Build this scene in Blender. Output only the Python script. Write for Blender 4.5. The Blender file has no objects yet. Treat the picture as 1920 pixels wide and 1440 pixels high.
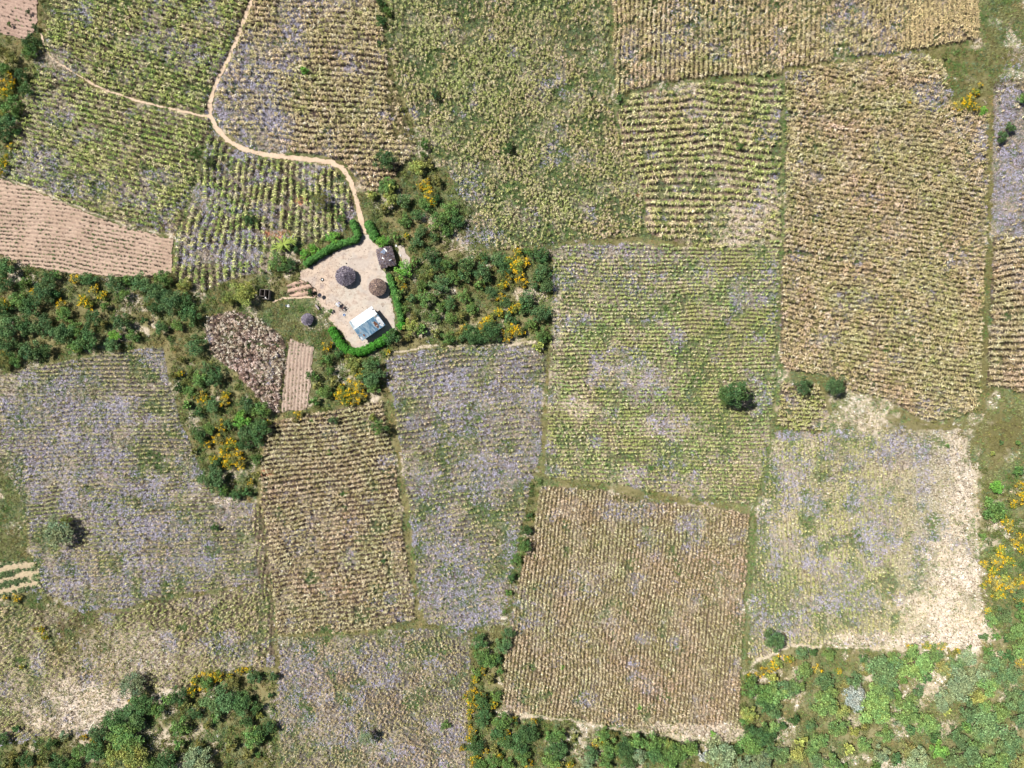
import bpy, bmesh, math, random
import numpy as np
from mathutils import Vector, Matrix

# ------------------------------------------------------------------ camera, sky, sun, exposure
S = 0.13                      # metres on the ground per photo pixel (1920 wide)
H = 173.3                     # camera height
scene = bpy.context.scene
COL = scene.collection
cam_d = bpy.data.cameras.new('camera'); cam = bpy.data.objects.new('camera', cam_d); COL.objects.link(cam)
cam.location = (0, 0, H); cam.rotation_euler = (0, 0, 0)
cam_d.sensor_width = 36; cam_d.lens = 36 * (H / S) / 1920
cam_d.clip_start = 1; cam_d.clip_end = 8000
scene.camera = cam
SUN_DIR = Vector((0.614, -0.337, -1)).normalized()      # way the light travels
elev = math.asin(-SUN_DIR.z)
world = bpy.data.worlds.new('World'); scene.world = world; world.use_nodes = True
nt = world.node_tree; nt.nodes.clear()
sky = nt.nodes.new('ShaderNodeTexSky'); sky.sky_type = 'NISHITA'; sky.sun_disc = False
sky.sun_elevation = elev
sky.sun_rotation = math.atan2(-SUN_DIR.x, -SUN_DIR.y)
bg = nt.nodes.new('ShaderNodeBackground'); bg.inputs['Strength'].default_value = 0.05
wo = nt.nodes.new('ShaderNodeOutputWorld')
nt.links.new(sky.outputs[0], bg.inputs['Color']); nt.links.new(bg.outputs[0], wo.inputs['Surface'])
sun_d = bpy.data.lights.new('sun', 'SUN'); sun = bpy.data.objects.new('sun', sun_d); COL.objects.link(sun)
sun_d.energy = 5.0; sun_d.angle = math.radians(0.5); sun_d.color = (1.0, 0.965, 0.92)
sun.rotation_euler = SUN_DIR.to_track_quat('-Z', 'Y').to_euler()
sun.location = (-60, 40, 120)
scene.view_settings.view_transform = 'Standard'; scene.view_settings.look = 'None'
scene.view_settings.exposure = 0.84; scene.view_settings.gamma = 1.0
scene.cycles.max_bounces = 4; scene.cycles.diffuse_bounces = 1

# ------------------------------------------------------------------ helpers
rng = np.random.default_rng(7)
K = 0.56                      # sunlit look -> base colour
def lin(c):
    c = np.asarray(c, dtype=np.float64) / 255.0
    return np.where(c <= 0.04045, c / 12.92, ((c + 0.055) / 1.055) ** 2.4)
def alb(r, g, b, k=K): return lin((r, g, b)) * k
def W(px, py, h=0.0):
    f = (H - h) / H
    return ((px - 960) * S * f, (720 - py) * S * f)
_tab = rng.random((8, 256, 256))
def vnoise(x, y, s=0):
    t = _tab[s % 8]; off = (s // 8) * 37.3 + s * 11.7
    x = x + off; y = y - off
    xi = np.floor(x).astype(np.int64); yi = np.floor(y).astype(np.int64)
    fx = x - xi; fy = y - yi; fx = fx * fx * (3 - 2 * fx); fy = fy * fy * (3 - 2 * fy)
    a = t[xi & 255, yi & 255]; b = t[(xi + 1) & 255, yi & 255]; c = t[xi & 255, (yi + 1) & 255]; d = t[(xi + 1) & 255, (yi + 1) & 255]
    return (a * (1 - fx) + b * fx) * (1 - fy) + (c * (1 - fx) + d * fx) * fy
def fbm(x, y, sc, s=0, o=3):
    v = 0; a = 1; t = 0
    for i in range(o):
        v = v + a * vnoise(x / sc * 2 ** i, y / sc * 2 ** i, s + i); t += a; a *= 0.55
    return v / t
def in_poly(x, y, poly):
    r = np.zeros(x.shape, bool); n = len(poly)
    for i in range(n):
        x0, y0 = poly[i]; x1, y1 = poly[(i + 1) % n]
        if y0 == y1: continue
        c = ((y0 > y) != (y1 > y)) & (x < (x1 - x0) * (y - y0) / (y1 - y0) + x0)
        r ^= c
    return r
def dist_line(x, y, pts):
    d = np.full(x.shape, 1e9)
    for (x0, y0), (x1, y1) in zip(pts[:-1], pts[1:]):
        dx, dy = x1 - x0, y1 - y0; L = dx * dx + dy * dy + 1e-9
        t = np.clip(((x - x0) * dx + (y - y0) * dy) / L, 0, 1)
        d = np.minimum(d, np.hypot(x - x0 - t * dx, y - y0 - t * dy))
    return d
def sstep(a, b, v):
    t = np.clip((v - a) / (b - a), 0, 1); return t * t * (3 - 2 * t)
def wob(x, y, a=3.0, sc=14, s=20):
    return x + (fbm(x, y, sc, s, 2) - .5) * 2 * a, y + (fbm(x, y, sc, s + 3, 2) - .5) * 2 * a

def mesh_np(name, verts, faces, cols=None, mats=(), smooth=False):
    """faces: (n,3) or (n,4) int array, or list of such arrays"""
    if not isinstance(faces, (list, tuple)): faces = [faces]
    faces = [f for f in faces if len(f)]
    me = bpy.data.meshes.new(name)
    verts = np.ascontiguousarray(verts, dtype=np.float32)
    me.vertices.add(len(verts)); me.vertices.foreach_set('co', verts.ravel())
    nl = sum(f.size for f in faces); nf = sum(len(f) for f in faces)
    me.loops.add(nl); me.polygons.add(nf)
    me.loops.foreach_set('vertex_index', np.concatenate([f.ravel() for f in faces]).astype(np.int32))
    st = []; o = 0
    for f in faces:
        k = f.shape[1]; st.append(o + np.arange(len(f)) * k); o += f.size
    me.polygons.foreach_set('loop_start', np.concatenate(st).astype(np.int32))
    me.update(calc_edges=True)
    if cols is not None:
        a = me.color_attributes.new('Col', 'FLOAT_COLOR', 'POINT')
        c = np.ones((len(verts), 4), np.float32); c[:, :3] = np.clip(cols, 0, 1)
        a.data.foreach_set('color', c.ravel())
    for m in mats: me.materials.append(m)
    if smooth: me.polygons.foreach_set('use_smooth', np.ones(nf, bool))
    return me
def link(o, parent=None):
    COL.objects.link(o)
    if parent is not None: o.parent = parent
    return o
def obj(name, me, parent=None, loc=None):
    o = bpy.data.objects.new(name, me)
    if loc is not None: o.location = loc
    return link(o, parent)
def tag(o, label=None, cat=None, group=None, kind=None):
    if label: o['label'] = label
    if cat: o['category'] = cat
    if group: o['group'] = group
    if kind: o['kind'] = kind
    return o
def empty(name, x, y, z=0.0, rz=0.0):
    o = bpy.data.objects.new(name, None); o.location = (x, y, z); o.rotation_euler = (0, 0, rz)
    o.empty_display_size = 0.3
    return link(o)

# ------------------------------------------------------------------ materials
def mat_new(name):
    m = bpy.data.materials.new(name); m.use_nodes = True
    n = m.node_tree; b = n.nodes['Principled BSDF']; b.inputs['Roughness'].default_value = 0.85
    b.inputs['Specular IOR Level'].default_value = 0.2
    return m, n, b
def mat_plain(name, c, rough=0.8, spec=0.3, metal=0.0, nscale=3.0, var=0.15):
    m, n, b = mat_new(name)
    b.inputs['Roughness'].default_value = rough; b.inputs['Specular IOR Level'].default_value = spec
    b.inputs['Metallic'].default_value = metal
    tc = n.nodes.new('ShaderNodeTexCoord'); no = n.nodes.new('ShaderNodeTexNoise'); no.inputs['Scale'].default_value = nscale
    no.inputs['Detail'].default_value = 5
    mx = n.nodes.new('ShaderNodeMix'); mx.data_type = 'RGBA'
    mx.inputs[6].default_value = (*[v * (1 - var) for v in c], 1); mx.inputs[7].default_value = (*[min(1, v * (1 + var)) for v in c], 1)
    n.links.new(tc.outputs['Object'], no.inputs['Vector']); n.links.new(no.outputs['Fac'], mx.inputs[0])
    n.links.new(mx.outputs[2], b.inputs['Base Color'])
    return m
def mat_attr(name, nscale=4.0, var=0.3, rough=0.9, bump=0.0, tint=False, transl=0.0, bscale=3.0, spec=0.15):
    m, n, b = mat_new(name); b.inputs['Roughness'].default_value = rough
    b.inputs['Specular IOR Level'].default_value = spec
    at = n.nodes.new('ShaderNodeAttribute'); at.attribute_name = 'Col'
    ge = n.nodes.new('ShaderNodeNewGeometry'); no = n.nodes.new('ShaderNodeTexNoise')
    no.inputs['Scale'].default_value = nscale; no.inputs['Detail'].default_value = 6; no.inputs['Roughness'].default_value = 0.7
    n.links.new(ge.outputs['Position'], no.inputs['Vector'])
    mr = n.nodes.new('ShaderNodeMapRange'); mr.inputs[1].default_value = 0.3; mr.inputs[2].default_value = 0.7
    mr.inputs[3].default_value = 1 - var; mr.inputs[4].default_value = 1 + var
    n.links.new(no.outputs['Fac'], mr.inputs[0])
    vm = n.nodes.new('ShaderNodeVectorMath'); vm.operation = 'SCALE'
    n.links.new(at.outputs['Color'], vm.inputs[0]); n.links.new(mr.outputs[0], vm.inputs['Scale'])
    out = vm.outputs[0]
    if tint:
        oi = n.nodes.new('ShaderNodeObjectInfo'); v2 = n.nodes.new('ShaderNodeVectorMath'); v2.operation = 'MULTIPLY'
        n.links.new(out, v2.inputs[0]); n.links.new(oi.outputs['Color'], v2.inputs[1]); out = v2.outputs[0]
    n.links.new(out, b.inputs['Base Color'])
    if bump:
        bp = n.nodes.new('ShaderNodeBump'); bp.inputs['Strength'].default_value = bump; bp.inputs['Distance'].default_value = 0.08
        n2 = n.nodes.new('ShaderNodeTexNoise'); n2.inputs['Scale'].default_value = bscale; n2.inputs['Detail'].default_value = 5
        n.links.new(ge.outputs['Position'], n2.inputs['Vector']); n.links.new(n2.outputs['Fac'], bp.inputs['Height'])
        n.links.new(bp.outputs[0], b.inputs['Normal'])
    if transl:
        tr = n.nodes.new('ShaderNodeBsdfTranslucent'); n.links.new(out, tr.inputs['Color'])
        ms = n.nodes.new('ShaderNodeMixShader'); ms.inputs[0].default_value = transl
        n.links.new(b.outputs[0], ms.inputs[1]); n.links.new(tr.outputs[0], ms.inputs[2])
        n.links.new(ms.outputs[0], n.nodes['Material Output'].inputs['Surface'])
    return m
M_ground = mat_attr('soil', 1.6, 0.28, 0.95, 0.5)
M_yard = mat_attr('swept_soil', 1.4, 0.13, 0.95, 0.15, bscale=6)
M_path = mat_attr('trodden_soil', 2.0, 0.10, 0.95, 0.2, bscale=5)
M_plough = mat_attr('ploughed_soil', 2.4, 0.26, 0.95, 0.4, bscale=6)
M_maize = mat_attr('maize_leaf', 9.0, 0.12, 0.8, transl=0.22)
M_weed = mat_attr('weed_leaf', 9.0, 0.12, 0.9, transl=0.22)
M_leaf = mat_attr('shrub_leaf', 6.0, 0.15, 0.7, tint=True, transl=0.22, spec=0.25)
M_flower = mat_attr('yellow_petal', 6.0, 0.08, 0.8, transl=0.2)
M_hedge = mat_attr('hedge_leaf', 5.0, 0.18, 0.7, transl=0.2, spec=0.25)
M_bark = mat_plain('bark', tuple(alb(120, 100, 85)), 0.9, 0.1, 0, 6, .3)
M_thatch = mat_attr('thatch_straw', 5.0, 0.2, 0.9)

# ------------------------------------------------------------------ the field map (all numbers in photo pixels)
#  poly, row angle, row spacing, plant step, jitter across/along, density, palette, soil, curve(u in px)->px, height scale
PAL = dict(
    green=[((212, 212, 140), 4), ((176, 188, 104), 4), ((126, 150, 80), 3), ((226, 214, 168), 2)],
    mix=[((220, 212, 152), 4), ((190, 192, 116), 3), ((232, 214, 172), 3), ((132, 146, 84), 2)],
    tan=[((230, 210, 164), 5), ((206, 188, 138), 4), ((194, 188, 122), 2), ((244, 226, 190), 2), ((146, 140, 92), 1)],
    straw=[((236, 218, 178), 5), ((214, 196, 154), 4), ((186, 166, 124), 3), ((176, 162, 110), 2)],
    lgreen=[((226, 224, 156), 4), ((192, 206, 124), 4), ((150, 176, 104), 3), ((236, 220, 182), 3)],
    dead=[((236, 220, 198), 5), ((196, 174, 150), 3), ((140, 118, 102), 3)],
    yel=[((222, 214, 150), 4), ((204, 202, 124), 3), ((230, 214, 172), 3), ((140, 156, 84), 1)],
    pale=[((250, 236, 214), 5), ((236, 220, 190), 3), ((206, 206, 150), 1)],
)
SOIL = dict(brown=(92, 80, 66), tan=(118, 104, 88), purple=(88, 72, 68), pink=(146, 124, 108), pale=(226, 210, 188), green=(82, 84, 60), grey=(118, 112, 106), red=(196, 140, 108), mid=(148, 136, 112), light=(184, 174, 144), rose=(136, 120, 98))  # the light tone carries the sun hotspot's brightness in the soil colour
F = []
def field(nm, poly, ang, sp, step, jit, dens, pal, soil, curve=None, hs=1.0, weed=(.25, .25), ridge=.08, label=''):
    F.append(dict(nm=nm, poly=poly, ang=ang, sp=sp, step=step, jit=jit, dens=dens, pal=pal, soil=soil, curve=curve, hs=hs, weed=weed, ridge=ridge, label=label))
# weed = (lavender base level, green base level)
field('F2', [(92,-140),(482,-140),(472,0),(440,80),(425,120),(404,165),(394,212),(350,206),(290,192),(235,178),(180,156),(130,128),(78,96),(80,60)], 16, 8.6, 2.74, 0.096, 0.88, 'green', 'brown', hs=.95, weed=(.22,.36), label='green and yellow maize in slanting rows above the thin footpath, top left')
field('F3', [(72,124),(130,142),(180,168),(235,188),(290,204),(350,216),(392,224),(388,262),(372,290),(366,330),(345,400),(330,440),(250,424),(180,400),(100,366),(0,328),(-160,290),(-160,250),(10,320),(30,260),(50,190)], 15, 8.8, 2.74, 0.084, 0.82, 'green', 'tan', hs=.95, weed=(.35,.28), label='green and yellow maize in slanting rows below the thin footpath, left')
field('F5', [(394,246),(425,274),(470,294),(540,304),(600,309),(628,316),(648,340),(662,380),(668,405),(630,440),(600,452),(560,462),(540,470),(505,510),(440,520),(385,545),(345,522),(325,512),(334,445),(352,400),(378,300)], 96, 10.6, 2.74, 0.072, 0.85, 'green', 'tan', curve=lambda u, v: 0.00055 * (v + 520) * u * 0.9, hs=.9, weed=(.42,.28), label='green maize in downward rows beside the bend of the dirt path')
field('F6', [(482,-140),(716,-140),(716,0),(718,60),(728,130),(745,180),(765,230),(782,285),(740,330),(692,372),(668,335),(645,304),(600,290),(540,284),(480,276),(432,252),(408,225),(403,192),(418,145),(445,85),(476,0)], 4, 9.5, 2.58, 0.12, 0.95, 'tan', 'purple', hs=.9, weed=(.12,.12), label='tan dry maize with lilac weeds inside the bend of the dirt path')
field('F7', [(726,-140),(1142,-140),(1142,180),(1154,232),(1162,282),(1202,356),(1206,440),(1150,448),(1060,450),(985,468),(930,470),(900,452),(884,400),(850,335),(806,285),(772,220),(742,150),(728,60)], 80, 4.3, 3.2, 0.5, 1, 'mix', 'green', hs=.85, weed=(.08,.62), ridge=0, label='tan and green broadcast maize in the large field at top centre')
field('F8', [(1148,-140),(1820,-140),(1832,74),(1700,94),(1600,107),(1470,127),(1450,140),(1350,142),(1250,152),(1152,178)], 90, 8.7, 2.43, 0.06, 0.97, 'tan', 'brown', hs=1.0, weed=(.12,.34), label='tan maize in upright rows along the top edge, right of centre')
field('F9', [(1156,205),(1200,172),(1280,160),(1465,146),(1464,440),(1330,466),(1212,440),(1208,356),(1168,282)], 2, 12.8, 2.28, 0.084, 0.96, 'mix', 'pink', curve=lambda u, v: 0.00055 * (u - 1340) ** 2 + 0.0000022*(np.maximum(u-1300,0))**3 * sstep(260, 330, v), hs=.85, weed=(.08,.3), label='yellow green maize in wide curved rows at upper right of centre')
field('F10', [(1472,136),(1600,118),(1700,104),(1760,112),(1766,140),(1780,200),(1848,215),(1848,330),(1844,470),(1830,768),(1740,790),(1650,742),(1600,736),(1550,702),(1463,692),(1463,560),(1470,440)], 9, 8.4, 2.43, 0.12, 1, 'tan', 'brown', hs=1.0, weed=(.04,.16), label='dense tan maize in the big right hand field')
field('F13', [(1862,442),(2080,436),(2080,760),(1850,722)], -4, 11, 2.28, 0.06, 1, 'straw', 'brown', hs=1.0, weed=(.08,.08), label='dry straw coloured maize in wide rows at the right edge')
field('F12', [(1862,150),(2080,140),(2080,436),(1862,440)], -4, 11, 2.74, 0.12, 0.22, 'straw', 'grey', hs=.8, weed=(.8,.2), label='sparse maize among lilac weeds at the right edge')
field('F14', [(1040,462),(1200,456),(1330,468),(1464,450),(1455,700),(1443,800),(1428,898),(1408,945),(1250,925),(1130,903),(1022,893),(1024,850),(1032,650),(1035,600),(1037,480)], 0.5, 7.1, 2.43, 0.072, 0.9, 'lgreen', 'mid', hs=.75, weed=(.36,.48), label='green maize in level rows in the big central field')
field('F15', [(1464,715),(1530,722),(1548,760),(1556,800),(1520,812),(1455,798)], 3, 7.6, 2.58, 0.12, 0.95, 'yel', 'brown', hs=.9, weed=(.1,.3), label='small patch of yellow maize left of the round blue green tree')
field('F16', [(1452,825),(1650,805),(1812,806),(1822,900),(1838,1100),(1835,1222),(1700,1213),(1600,1208),(1480,1208),(1412,1238),(1403,1230),(1410,1100),(1420,965),(1436,890)], 88, 7.6, 2.5, 0.1, 0.88, 'yel', 'light', hs=.7, weed=(.34,.5), label='yellow thin maize in the pale lower right field')
field('F17', [(1016,910),(1130,920),(1235,942),(1330,950),(1404,964),(1396,1100),(1388,1250),(1385,1385),(1290,1380),(1150,1360),(1050,1342),(940,1330),(948,1200),(975,1080),(1000,985)], 97, 6.9, 2.43, 0.084, 0.95, 'straw', 'rose', hs=.75, weed=(.14,.16), label='straw coloured maize in near upright rows, lower right of centre')
field('F18', [(726,672),(800,655),(900,652),(1000,645),(1026,665),(1016,760),(1014,850),(996,900),(985,960),(948,1120),(935,1172),(870,1178),(800,1168),(782,1120),(775,1010),(760,900),(745,800)], -6, 9.8, 2.6, 0.08, 0.8, 'mix', 'grey', hs=.75, weed=(.52,.5), label='thin maize among lilac weeds in the narrow middle field')
field('F19', [(508,792),(580,778),(650,765),(716,750),(732,830),(746,900),(758,1010),(778,1160),(700,1178),(640,1183),(522,1188),(508,1060),(490,940),(492,850)], -7, 8.4, 2.43, 0.09, 0.98, 'straw', 'purple', hs=.85, weed=(.06,.14), label='brown and tan maize in level rows below the farmyard')
field('F20', [(392,592),(440,582),(500,602),(538,640),(530,700),(522,775),(500,765),(445,700),(398,665),(386,622)], 30, 4.68, 3.024, 0.5, .72, 'dead', 'purple', hs=.85, weed=(.02,.04), ridge=0, label='cream dead maize in the small dark field left of the farmyard')
field('F22', [(-160,720),(0,704),(60,688),(140,674),(240,658),(306,650),(316,720),(342,800),(368,860),(398,925),(440,940),(484,944),(498,1060),(508,1088),(400,1106),(300,1118),(230,1142),(130,1128),(80,1110),(62,1050),(45,960),(20,880),(-160,790)], -1, 7.8, 2.4, 0.07, 0.85, 'mix', 'grey', hs=.7, weed=(.5,.4), label='thin maize among lilac weeds in the big left field')
field('F23', [(-160,1140),(0,1134),(130,1148),(230,1150),(300,1126),(400,1114),(492,1094),(496,1250),(400,1262),(350,1290),(280,1290),(228,1335),(150,1378),(0,1385),(-160,1400)], 90, 5.2, 3, 0.45, 0.9, 'mix', 'tan', hs=.75, weed=(.22,.25), ridge=0, label='olive and tan maize scattered over the lower left field')
field('F24', [(524,1194),(640,1192),(800,1178),(880,1186),(880,1300),(874,1440),(870,1580),(524,1580)], 60, 4.6, 3, 0.5, 0.8, 'tan', 'grey', hs=.65, weed=(.36,.45), ridge=0, label='thin maize among grey weeds at bottom left of centre')
field('F25', [(494,945),(503,1000),(516,1190),(514,1250),(500,1252),(486,1100),(470,945)], 92, 7.5, 2.74, 0.072, 0.6, 'mix', 'tan', hs=.7, weed=(.4,.2), label='narrow strip of maize rows left of the brown field')
FD = {f['nm']: f for f in F}
# un-sown ground: nm, poly, soil
SCRUB = dict(
 S1=[(-160,76),(50,78),(72,66),(80,60),(72,120),(50,190),(30,260),(10,322),(-160,300)],
 S1b=[(72,-140),(95,-140),(90,20),(78,75),(66,66),(70,20)],
 S2=[(-160,470),(0,482),(60,505),(130,518),(240,524),(322,520),(372,545),(440,525),(485,520),(490,560),(480,590),(440,582),(392,590),(385,640),(310,648),(250,652),(130,666),(60,682),(0,700),(-160,720)],
 S3=[(312,648),(388,650),(398,668),(445,705),(500,768),(515,800),(490,850),(482,925),(440,936),(400,912),(370,855),(342,790),(318,710)],
 S4=[(-160,1400),(0,1388),(150,1380),(230,1336),(280,1292),(350,1292),(400,1262),(515,1254),(520,1300),(522,1580),(-160,1580)],
 S5a=[(884,1186),(968,1182),(948,1240),(938,1335),(930,1360),(930,1580),(874,1580),(880,1330)],
 S5b=[(930,1336),(1050,1346),(1150,1366),(1290,1386),(1385,1392),(1385,1580),(920,1580)],
 S5c=[(1388,1400),(1390,1290),(1420,1240),(1480,1213),(1600,1215),(1700,1222),(1838,1228),(1850,1110),(2080,1110),(2080,1580),(1385,1580)],
 S6=[(1826,860),(2080,850),(2080,1110),(1850,1112),(1832,1000)],
 S7=[(684,368),(790,302),(820,310),(850,340),(884,400),(895,455),(960,474),(1028,466),(1034,600),(1028,660),(900,648),(770,652),(758,625),(742,520),(772,505),(770,470),(740,460),(706,440),(690,410)],
 S8=[(1000,888),(1018,905),(1000,985),(975,1070),(950,1180),(934,1178),(950,1110),(985,960)],
 S9=[(590,640),(620,660),(680,684),(745,640),(760,640),(770,655),(725,668),(724,745),(650,760),(580,775),(588,700)],
 S10=[(480,545),(500,515),(520,500),(520,470),(560,460),(640,430),(668,410),(674,440),(640,455),(570,500),(590,530),(610,545),(605,575),(612,610),(605,650),(560,640),(520,618),(480,600)],
 S11=[(718,-140),(727,-140),(728,60),(742,150),(772,220),(806,285),(820,310),(790,302),(765,235),(745,185),(725,130),(716,60),(716,0)],
)
# boundary strips: points, width, colour kind
LINES = [
 ([(1144,-140),(1144,180),(1157,232),(1166,282),(1206,358),(1209,442)], 7, 'g'),
 ([(1467,138),(1466,440),(1459,560),(1457,705)], 9, 'g'),
 ([(1832,82),(1700,101),(1600,113),(1468,133)], 10, 'o'),
 ([(1152,184),(1250,157),(1460,144)], 6, 'g'),
 ([(955,474),(1060,455),(1150,452),(1210,447)], 12, 'o'),
 ([(1857,150),(1857,215),(1852,480),(1840,770)], 17, 'y'),
 ([(1000,888),(1060,902),(1130,911),(1240,934),(1330,946),(1412,955)], 9, 'o'),
 ([(1448,800),(1432,885),(1412,958),(1400,1100),(1394,1265)], 10, 'g'),
 ([(716,660),(728,740),(742,830),(753,900),(766,1010),(783,1150),(790,1178)], 9, 'o'),
 ([(1031,650),(1021,760),(1018,890)], 9, 'o'),
 ([(518,1191),(640,1188),(780,1172),(805,1160)], 9, 'o'),
 ([(488,850),(486,940),(500,1040),(512,1190),(518,1260),(522,1580)], 7, 't'),
 ([(1460,472),(1500,476),(1560,484),(1610,492)], 7, 'g'),
 ([(1470,217),(1600,209),(1690,206)], 6, 'g'),
 ([(1640,745),(1740,796),(1835,803)], 8, 'o'),
 ([(883,1184),(881,1300),(874,1440),(870,1580)], 6, 't'),
 ([(387,258),(372,330),(347,400),(331,446)], 8, 'g'),
 ([(728,662),(800,650),(900,648),(1010,642)], 5, 'p'),
 ([(0,330),(100,369),(180,402),(250,427),(328,444)], 4, 'p'),
 ([(1396,1262),(1420,1238),(1480,1211),(1600,1213),(1700,1218)], 8, 'p'),
 ([(940,1338),(1050,1348),(1150,1366),(1290,1386),(1385,1390)], 6, 'p'),
 ([(1832,870),(1828,960),(1834,1040),(1838,1060)], 6, 'p'),
 ([(314,648),(320,710),(345,795),(372,858),(400,915)], 5, 't'),
]
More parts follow.
